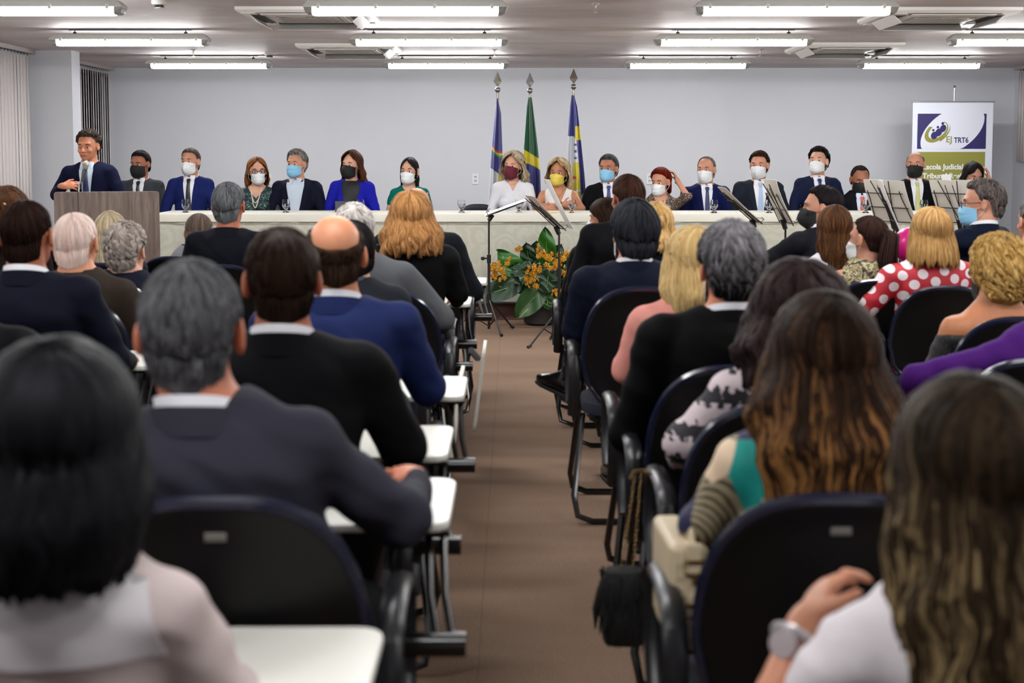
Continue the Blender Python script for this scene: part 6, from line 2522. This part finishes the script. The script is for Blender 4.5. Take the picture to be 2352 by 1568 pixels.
aud(62, 458, 4.85, 'dark haired man in navy suit with white collar at the left', look=-4, hair=style('cropped', thick=.006, locks=300), hcol=((10, 8, 8), (42, 28, 24)), top_c=(13, 15, 28), shirt=SW_, hs=1.05, build=1.10, lod=2, chl='black chair of the dark haired man in navy at the left', skin=(160, 96, 70), tablet='up',
    arms={1: armr(.27, .05, .78, .26, .28, .74, -.2, 1, -.1)})
aud(-120, 520, 3.55, 'person in black suit cut by the left edge', look=-4, hair=style('short'), hcol=BLACKH, top_c=(10, 10, 14), shirt=SW_, hs=1.0, build=1.1, chl='black chair at the left edge under the person in black')
aud(254, 487, 7.9, 'woman with straight long blond grey hair left of the lectern front', sex='f', look=-4, hair=style('long', thick=.014, locks=500, lw=.006, wave=.003, ze=[-.26] * 3 + [-.22] * 4, hang_w=[1, 1.05, .9], freq=16), hcol=((110, 96, 78), (176, 160, 130), (222, 206, 172)), top_kind='blouse', top_c=(40, 40, 44),
    chl='black chair of the woman with long blond grey hair')
aud(290, 515, 6.75, 'grey curly haired man in dark plaid jacket', look=-8, hair=style('wavy', thick=.016, p0=[0, 0, 0, 0, 0, 0, 0], curl=.7), hcol=((84, 78, 74), (190, 178, 168)), top_c=(20, 22, 36), hs=1.08, chl='black chair of the grey curly haired man', skin=SK4, lean=(.03, 0))
r, d = aud(16, 436, 6.6, 'brown haired woman with a pale hair clip at the left edge', sex='f', look=-14, hair=style('long', thick=.024, locks=450, curl=.8, wave=.01, ze=[-.17] * 7), hcol=BROWN, top_kind='blouse', top_c=(30, 22, 20), chl='black chair of the woman with the hair clip')
MB().box(d['H'](.028, -.118, .060), (.075, .012, .018), R=Matrix.Rotation(.35, 3, 'Y'), bev=.003).build('hair_clip', mat((222, 186, 160), .4), r)
r, d = person(-112, 250, 7.4, 'standing person in black sleeves cut by the left edge', look=-10, hair=style('short'), hcol=BLACKH, top_c=(12, 10, 14), standing=True, top_kind='suit', shirt=(20, 20, 20), group='people in the audience', build=1.0)
aud(118, 545, 6.9, 'woman with dark skin and red top glimpsed behind the white haired man', sex='f', look=50, hair=style('neat', thick=.012), hcol=DBROWN, top_kind='sleeveless', top_c=(140, 30, 34), skin=(112, 62, 48), chl='black chair behind the white haired man in brown')

# right block, nearest first
r, d = aud(2238, 856, 1.9, 'woman with highlighted dark blond hair and white blouse, hand on her shoulder', sex='f', look=4, lod=2, hair=style('long', thick=.030, locks=1300, lw=.0045, wave=.010, amp=.003, tv=.7, ze=[-.34] * 3 + [-.28] * 4, hang_w=[1.08, 1.32, 1.25], hang_y=-.05, freq=5, tgrad=[-.35, -.05, .22], thm=122, rise=.008), hcol=((15, 12, 9), (46, 36, 26), (168, 145, 104)),
    top_kind='blouse', top_c=(214, 208, 212), sleeve='short', ndrop=.055, build=1.08, hoff=.02, hands=(True, False), wrinkle=.006, collar_gap=False, skin=(196, 136, 106),
    arms={-1: armr(-.315, .0, .63, -.198, .13, .80, .50, .52, .55, .55, -.1, -.75)}, chl='black chair of the woman with highlighted hair at the lower right', dy=-.27)
wv = d['A'][-1][1]
dr = d['A'][-1][2].normalized()
wo = MB()
wc = wv - dr * .035
ax1 = dr.orthogonal().normalized(); ax2 = dr.cross(ax1)
wo.tube([wc + ax1 * .031 * math.cos(a) + ax2 * .034 * math.sin(a) for a in np.linspace(0, 6.28, 19)[:-1]], .008, 8, closed=True, sec=(.5, 1.3))
wt = wo.build('wristwatch', mat((200, 196, 198), .3, metal=.5), r, smooth=True)
nv = V3(-.55, -.75, .2).normalized()
MB().tube([wc + nv * .03, wc + nv * .042], .021, 20).build('watch_face', mat((196, 186, 188), .15, metal=.3), wt, smooth=True)
ring_c = wv + dr * .105 - V3(.02, 0, 0)
aud(1893, 664, 2.68, 'woman with long brown to golden hair in geometric print dress', sex='f', look=6, lod=2, hair=style('long', thick=.028, locks=1300, lw=.0045, wave=.010, amp=.003, tv=.9, ze=[-.30] * 3 + [-.24] * 4, hang_w=[1.05, 1.65, 1.35], hang_y=-.05, tgrad=[-.35, -.12, .42], freq=5, rise=.007, drift=.12), hcol=((12, 8, 7), (40, 27, 20), (150, 106, 60)),
    top_kind='dress_long', mat_over=geo_mat(), build=1.0, hoff=.02, collar_gap=False, chl='black chair of the woman in geometric print, small silver label', sticker=True, cs=1.0, chairX=.575, lean=(.04, 0), arms={-1: armr(-.19, .0, .78, -.18, .25, .70, .2, 1, -.1)})
aud(1838, 594, 3.58, 'woman with big dark wavy hair in black and white printed dress', sex='f', look=4, lod=2, hair=style('long', thick=.036, locks=1200, lw=.005, wave=.012, curl=.6, ze=[-.19] * 3 + [-.19] * 4, hang_w=[1.15, 1.6, 1.55], thm=125, rise=.012, drift=.3), hcol=((8, 6, 6), (38, 27, 26)), top_kind='dress_long', mat_over=band_mat(),
    build=1.15, hoff=.03, collar_gap=False, chl='black chair of the woman in black and white print', chairX=.66, lean=(.06, 0), arms={-1: armr(-.235, -.02, .76, -.22, .2, .66, .2, 1, -.1)})
aud(1679, 510, 4.05, 'grey haired man in black suit in the right block', look=4, lod=2, hair=style('wavy', thick=.023, locks=1100, lw=.0035, curl=.4, ll=(.15, .4), tgrad=[.35, .0, -.45]), hcol=((10, 10, 12), (140, 138, 142)), top_c=(6, 6, 8), shirt=SW_, hs=1.03, build=1.18, hoff=.012, skin=(190, 120, 92),
    mask=WM, mask_kind='surg', cs=1.02, chl='black chair of the grey haired man in black suit', chairX=.62)
aud(1592, 514, 4.75, 'blonde woman in pale pink jacket', sex='f', look=14, lod=2, hair=style('long', thick=.024, locks=1200, lw=.0035, wave=.006, amp=.003, rise=.004, ze=[-.22] * 3 + [-.19] * 4, hang_w=[1.05, 1.35, 1.0], hang_y=-.02, freq=9), hcol=((128, 96, 52), (196, 166, 112), (236, 214, 166)), top_kind='blouse', top_c=(206, 138, 128), build=1.1, hoff=.018,
    arms={-1: armr(-.225, .04, .76, -.20, .26, .70, .3, 1, -.1)}, chl='black chair of the blonde woman in pink')
r, d = aud(1455, 459, 5.85, 'man with thick black hair and navy suit, legs crossed into the aisle', look=14, lod=2, hair=style('thick', thick=.028, locks=900, lw=.004), hcol=((8, 9, 12), (52, 54, 60)), top_c=(15, 20, 36), shirt=SW_, hs=1.04, build=1.15, hoff=.014, lean=(-.02, 0), mask=WM, mask_kind='surg',
    legs={('k', 1): (-.04, .46, .58), ('a', 1): (-.27, .62, .48), ('f', 1): (-.55, .8, .16), ('k', -1): (-.02, .44, .48), ('a', -1): (-.06, .42, .11), ('s', 1): (-.15, .54, .53)},
    arms={-1: armr(-.26, .04, .76, -.20, .24, .70, .5, 1, -.1)}, cs=1.07, chl='black chair of the man with thick black hair beside the aisle')
aud(1441, 402, 7.35, 'dark brown haired man in black jacket in the front of the right block', look=20, hair=style('short', thick=.014, locks=400), hcol=((22, 12, 9), (66, 44, 36)), top_c=(12, 12, 15), build=1.1, chl='black chair of the dark brown haired man near the plant', skin=SK2)
aud(1392, 458, 7.9, 'woman with brown hair and mask looking left beside the plant', eyes=True, sex='f', look=66, hair=style('long', thick=.018, wave=.012, curl=.5, ze=[-.18] * 7, thm=100), hcol=DBROWN, top_kind='blouse', top_c=(14, 13, 15), mask=WM, mask_kind='surg', skin=SK2, chl='black chair of the woman beside the plant', build=1.0)
aud(1506, 470, 7.0, 'curly blonde woman in black jacket hidden behind the thick haired man', sex='f', look=-10, hair=style('long', thick=.02, wave=.012, curl=.6, ze=[-.12] * 7), hcol=BLOND, top_kind='suit', top_c=(14, 16, 22), chl='black chair behind the curly blonde woman')
aud(1887, 427, 7.9, 'man in dark suit and black mask seen in profile, arm over a chair', eyes=True, look=78, torso_yaw=35, hair=style('neat', thick=.014, locks=360), hcol=BLACKH, top_c=(24, 25, 31), shirt=SW_, mask=BM, skin=SK1, build=1.05, lean=(0, 0), arms={-1: armr(-.36, .02, .86, -.40, .18, .70, -.1, 1, -.3)},
    chl='black chair of the man in profile with the black mask')
aud(1918, 470, 7.15, 'woman with long brown half tied hair in white sleeveless top', sex='f', look=-8, hair=style('long', thick=.020, locks=900, lw=.004, amp=.003, wave=.006, ze=[-.27] * 3 + [-.26] * 4, hang_w=[1.0, 1.0, .75], tgrad=[-.1, .1, .1]), hcol=((24, 14, 10), (64, 42, 28), (128, 88, 54)), top_kind='sleeveless', top_c=(216, 216, 222), skin=SK1, hoff=.01,
    chl='black chair of the woman in white sleeveless top')
r, d = aud(1994, 496, 6.9, 'woman with dark ponytail in snake print top turning left', eyes=True, sex='f', look=42, hair=style('neat', thick=.010, locks=420, ze=[-.07, -.06, -.0, .1, .1, .1, .1], pe=[104, 102, 92, 90, 78, 66, 64], freq=14), hcol=((14, 9, 9), (56, 38, 34)), top_kind='sleeveless',
    mat_over=print_mat([(.40, (22, 18, 12)), (.46, (120, 104, 66)), (.52, (196, 190, 150)), (.56, (34, 28, 18)), (.62, (150, 132, 90))], 30, 2, .5, key='snake'), mask=WM, mask_kind='surg', skin=SK1, chl='black chair of the woman with the ponytail')
st = style('long', thick=.02)
# ponytail: tapering tail with locks
def ponytail(r, d, pts, rad, hcol):
    b = MB()
    rng = random.Random(3)
    P = [Vector(p_) for p_ in pts]
    b.tube(P, rad, 12)
    for k in range(70):
        a = rng.uniform(0, 6.28)
        q = rng.uniform(.6, 1.1)
        off = [V3(math.cos(a) * rr * q, math.sin(a) * rr * q, 0) for rr in rad]
        b.tube([p_ + o_ for p_, o_ in zip(P, off)], [.003, .005, .005, .004, .002][:len(P)], 4)
    me = b.me('ponytail', hair_mat(*hcol), True)
    n = len(me.vertices)
    for nm, val in (('tone', 'v'),):
        a_ = me.attributes.new('tone', 'FLOAT', 'POINT')
        a_.data.foreach_set('value', np.random.RandomState(2).uniform(.1, .8, n).astype(np.float32))
    mkobj('ponytail', me, r)
hc = d['hc']
ponytail(r, d, [d['H'](0, -.095, .045), d['H'](0, -.14, .02), hc + V3(.07, -.12, -.10), hc + V3(.10, -.11, -.22), hc + V3(.15, -.10, -.30)], [.02, .038, .045, .038, .012], ((14, 9, 9), (56, 38, 34)))
aud(2140, 473, 6.65, 'woman with straight blonde hair in red blouse with white polka dots', sex='f', look=0, lod=2, hair=style('long', thick=.024, locks=1300, lw=.0035, wave=.002, amp=.003, rise=.004, ze=[-.155] * 3 + [-.15] * 4, hang_w=[1.05, 1.25, 1.35], freq=14, drift=.05), hcol=((100, 68, 36), (168, 128, 78), (214, 184, 134)), top_kind='dress_long',
    mat_over=dots_mat((176, 22, 40), (224, 212, 216), 15, .33), build=1.22, hoff=.016, collar_gap=False, cs=.99, chl='black chair of the woman in red polka dots', arms={-1: armr(-.34, .0, .72, -.25, .26, .66, .2, 1, -.1), 1: armr(.34, .0, .72, .25, .26, .66, -.2, 1, -.1)})
aud(2292, 545, 5.35, 'woman with short curly blonde hair, glasses and bare shoulders in black', sex='f', look=16, lod=2, hair=style('curly_top', thick=.034, locks=1200, lw=.0045, curl=.9, ze=[-.115, -.105, -.06, -.02, .1, .1, .1], fade=.06, rise=.012), hcol=((120, 88, 40), (184, 146, 84), (222, 192, 134)), top_kind='offsh',
    mat_over=print_mat([(.5, (8, 8, 10)), (.72, (12, 12, 14)), (.74, (150, 146, 140))], 220, 1, key='glitter'), mask=BM, mask_kind='cloth', glasses=2, build=1.15, hs=1.06, hoff=.02, skin=(188, 124, 88), chl='black chair of the woman with short curly blonde hair')
aud(2256, 414, 7.9, 'man in navy suit, glasses and light blue mask seen in profile', eyes=True, look=72, torso_yaw=40, hair=style('wavy', thick=.014, curl=.4), hcol=((34, 30, 30), (120, 110, 106)), top_c=(14, 22, 40), shirt=SW_, mask=LB, mask_kind='surg', glasses=1, build=1.12, hs=1.06, skin=SK1, nod=4, chl='black chair of the man in profile with light blue mask')
aud(2378, 455, 7.2, 'man in black suit cut by the right edge', look=10, hair=style('short'), hcol=SALT, top_c=(9, 9, 11), shirt=SW_, build=1.1, skin=(196, 136, 108), chl='black chair at the right edge of the front rows')
aud(2440, 590, 4.3, 'person in purple cut by the right edge', sex='f', look=0, hair=style('long', ze=[-.1] * 7), hcol=DBROWN, top_kind='blouse', top_c=(60, 20, 92), build=1.15, chl='black chair of the person in purple', arms={-1: armr(-.34, .0, .80, -.28, .2, .7, .2, 1, -.1)}, chairX=1.55, lean=(.1, 0))
aud(2560, 640, 3.3, 'person in pale grey striped top cut by the right edge', sex='f', look=0, hair=style('long', ze=[-.1] * 7), hcol=BROWN, top_kind='dress_long', top_c=(140, 142, 150), build=1.15, chl='black chair of the person in pale grey', arms={-1: armr(-.30, .0, .82, -.28, .2, .7, .2, 1, -.1)})

# ================================================================ bags and small things
# black fringed bag hanging by its chain from an armrest
BD_ = 3.45
c = at(1432, 1352, BD_)
bag = tag(empty('shoulder_bag', c), 'black fringed shoulder bag hanging by a chain from an armrest beside the aisle', 'bag')
FUR = mat((9, 9, 10), .85, bump=.6, bs=160, stretch=(1, 1, .15))
b = MB()
V = []
n = 18
for (z, w, dp) in ((.055, .045, .012), (.05, .052, .022), (.02, .058, .034), (-.05, .062, .040), (-.11, .062, .038), (-.135, .055, .028), (-.14, .04, .012)):
    for j in range(n):
        a = 2 * math.pi * j / n
        V.append((w * .9 * math.copysign(abs(math.cos(a)) ** .6, math.cos(a)), dp * 1.6 * math.copysign(abs(math.sin(a)) ** .7, math.sin(a)), z))
Fc = [(i * n + j, i * n + (j + 1) % n, (i + 1) * n + (j + 1) % n, (i + 1) * n + j) for i in range(6) for j in range(n)] + [tuple(range(n)), tuple(6 * n + j for j in range(n))]
b.add(V, Fc).build('bag_body', FUR, bag, smooth=True)
rng = random.Random(8)
b = MB()
for k in range(160):
    x = rng.uniform(-.06, .06)
    y = rng.choice((-1, 1)) * rng.uniform(.03, .062)
    z = rng.uniform(-.06, .05)
    ln = rng.uniform(.05, .09)
    b.tube([(x, y * .9, z), (x + rng.uniform(-.006, .006), y * 1.15, z - ln * .5), (x + rng.uniform(-.01, .01), y * 1.05, z - ln)], [.003, .003, .0008], 4)
tag(b.build('fringe', FUR, bag, smooth=True), kind='stuff')
MB().tube([(-.035, 0, .04), (-.055, -.01, -.0), (-.07, -.01, -.05), (-.072, -.012, -.10)], [.012, .014, .010, .002], 8).build('tassel', FUR, bag, smooth=True)
lk0 = None
top = at(1466, 1090, BD_ + .1) - c
for s in (-1, 1):
    A_, B_ = V3(s * .014 + .01, 0, .055), top + V3(s * .008, 0, 0)
    for k in range(20):
        q = k / 19
        pt = A_ + (B_ - A_) * q
        if lk0 is None:
            lk0 = MB().tube([(.0035 * math.cos(a), 0, .007 * math.sin(a)) for a in np.linspace(0, 6.28, 11)[:-1]], .0014, 5, closed=True).me('chain_link', mat((190, 160, 110), .25, metal=1), True)
        o = mkobj('chain_link', lk0, bag, pt)
        o.rotation_euler = (0, 0, (k % 2) * 1.4)
MB().tube([top + V3(-.02, 0, -.01), top + V3(-.012, 0, .008), top + V3(.012, 0, .012), top + V3(.035, 0, .0)], .004, 6).build('strap_loop', mat((190, 160, 110), .25, metal=1), bag, smooth=True)

# beige handbag between two chairs
HD = 2.74
c = at(1564, 1338, HD)
hb = tag(empty('handbag', c, .05), 'beige leather handbag with gold buckles between two black chairs', 'bag')
BEI = mat((196, 180, 150), .5, bump=.08, bs=200)
b = MB()
b.box((0, 0, 0), (.075, .22, .21), bev=.012)
b.build('bag_body', BEI, hb, bevel=.008)
MB().box((-.012, -.004, .012), (.060, .235, .20), bev=.01).build('flap', BEI, hb, bevel=.006)
MB().box((.004, -.122, .02), (.03, .012, .19), bev=.004).build('front_strap', BEI, hb)
GB = mat((196, 160, 84), .25, metal=1)
for z in (.07, -.015):
    b = MB()
    b.tube([(-.0 + .004 + .021 * sx, -.132, z + .013 * sz) for sx, sz in ((-1, -1), (1, -1), (1, 1), (-1, 1))], .003, 6, closed=True)
    b.build('buckle', GB, hb, smooth=True)
MB().lathe([(.007, -.004), (.007, .004), (.001, .006)], 10, (.004, -.132, .043)).build('stud', GB, hb, smooth=True)
MB().tube([(.004, -.11, .085), (.004, -.1, .115), (.004, -.05, .13), (.004, .0, .11)], .016, 8, sec=(.4, 1.2)).build('handle', BEI, hb, smooth=True)

# paper label on top of a chair, phone-like slip
t_ = at(927, 578, 6.78)
MB().box((0, 0, 0), (.085, .004, .012), R=Matrix.Rotation(-.2, 3, 'X')).build('paper_label', mat((206, 206, 202), .7), None, loc=(at(927, 578, 6.78).x, 6.76, .915), label='white paper strip lying on top of the red blond woman\'s chair', cat='label')
# unidentified rounded magenta object, hanging free beside the blonde hair
p_ = at(2092, 562, 7.6)
b = MB()
b.lathe([(.001, -.10), (.05, -.09), (.085, -.05), (.095, 0), (.085, .05), (.05, .09), (.001, .10)], 24)
b.build('magenta_object', mat((184, 24, 110), .25), None, smooth=True, loc=(p_.x, 7.6, p_.z), label='rounded magenta object glimpsed left of the straight blonde hair', cat='magenta_object')
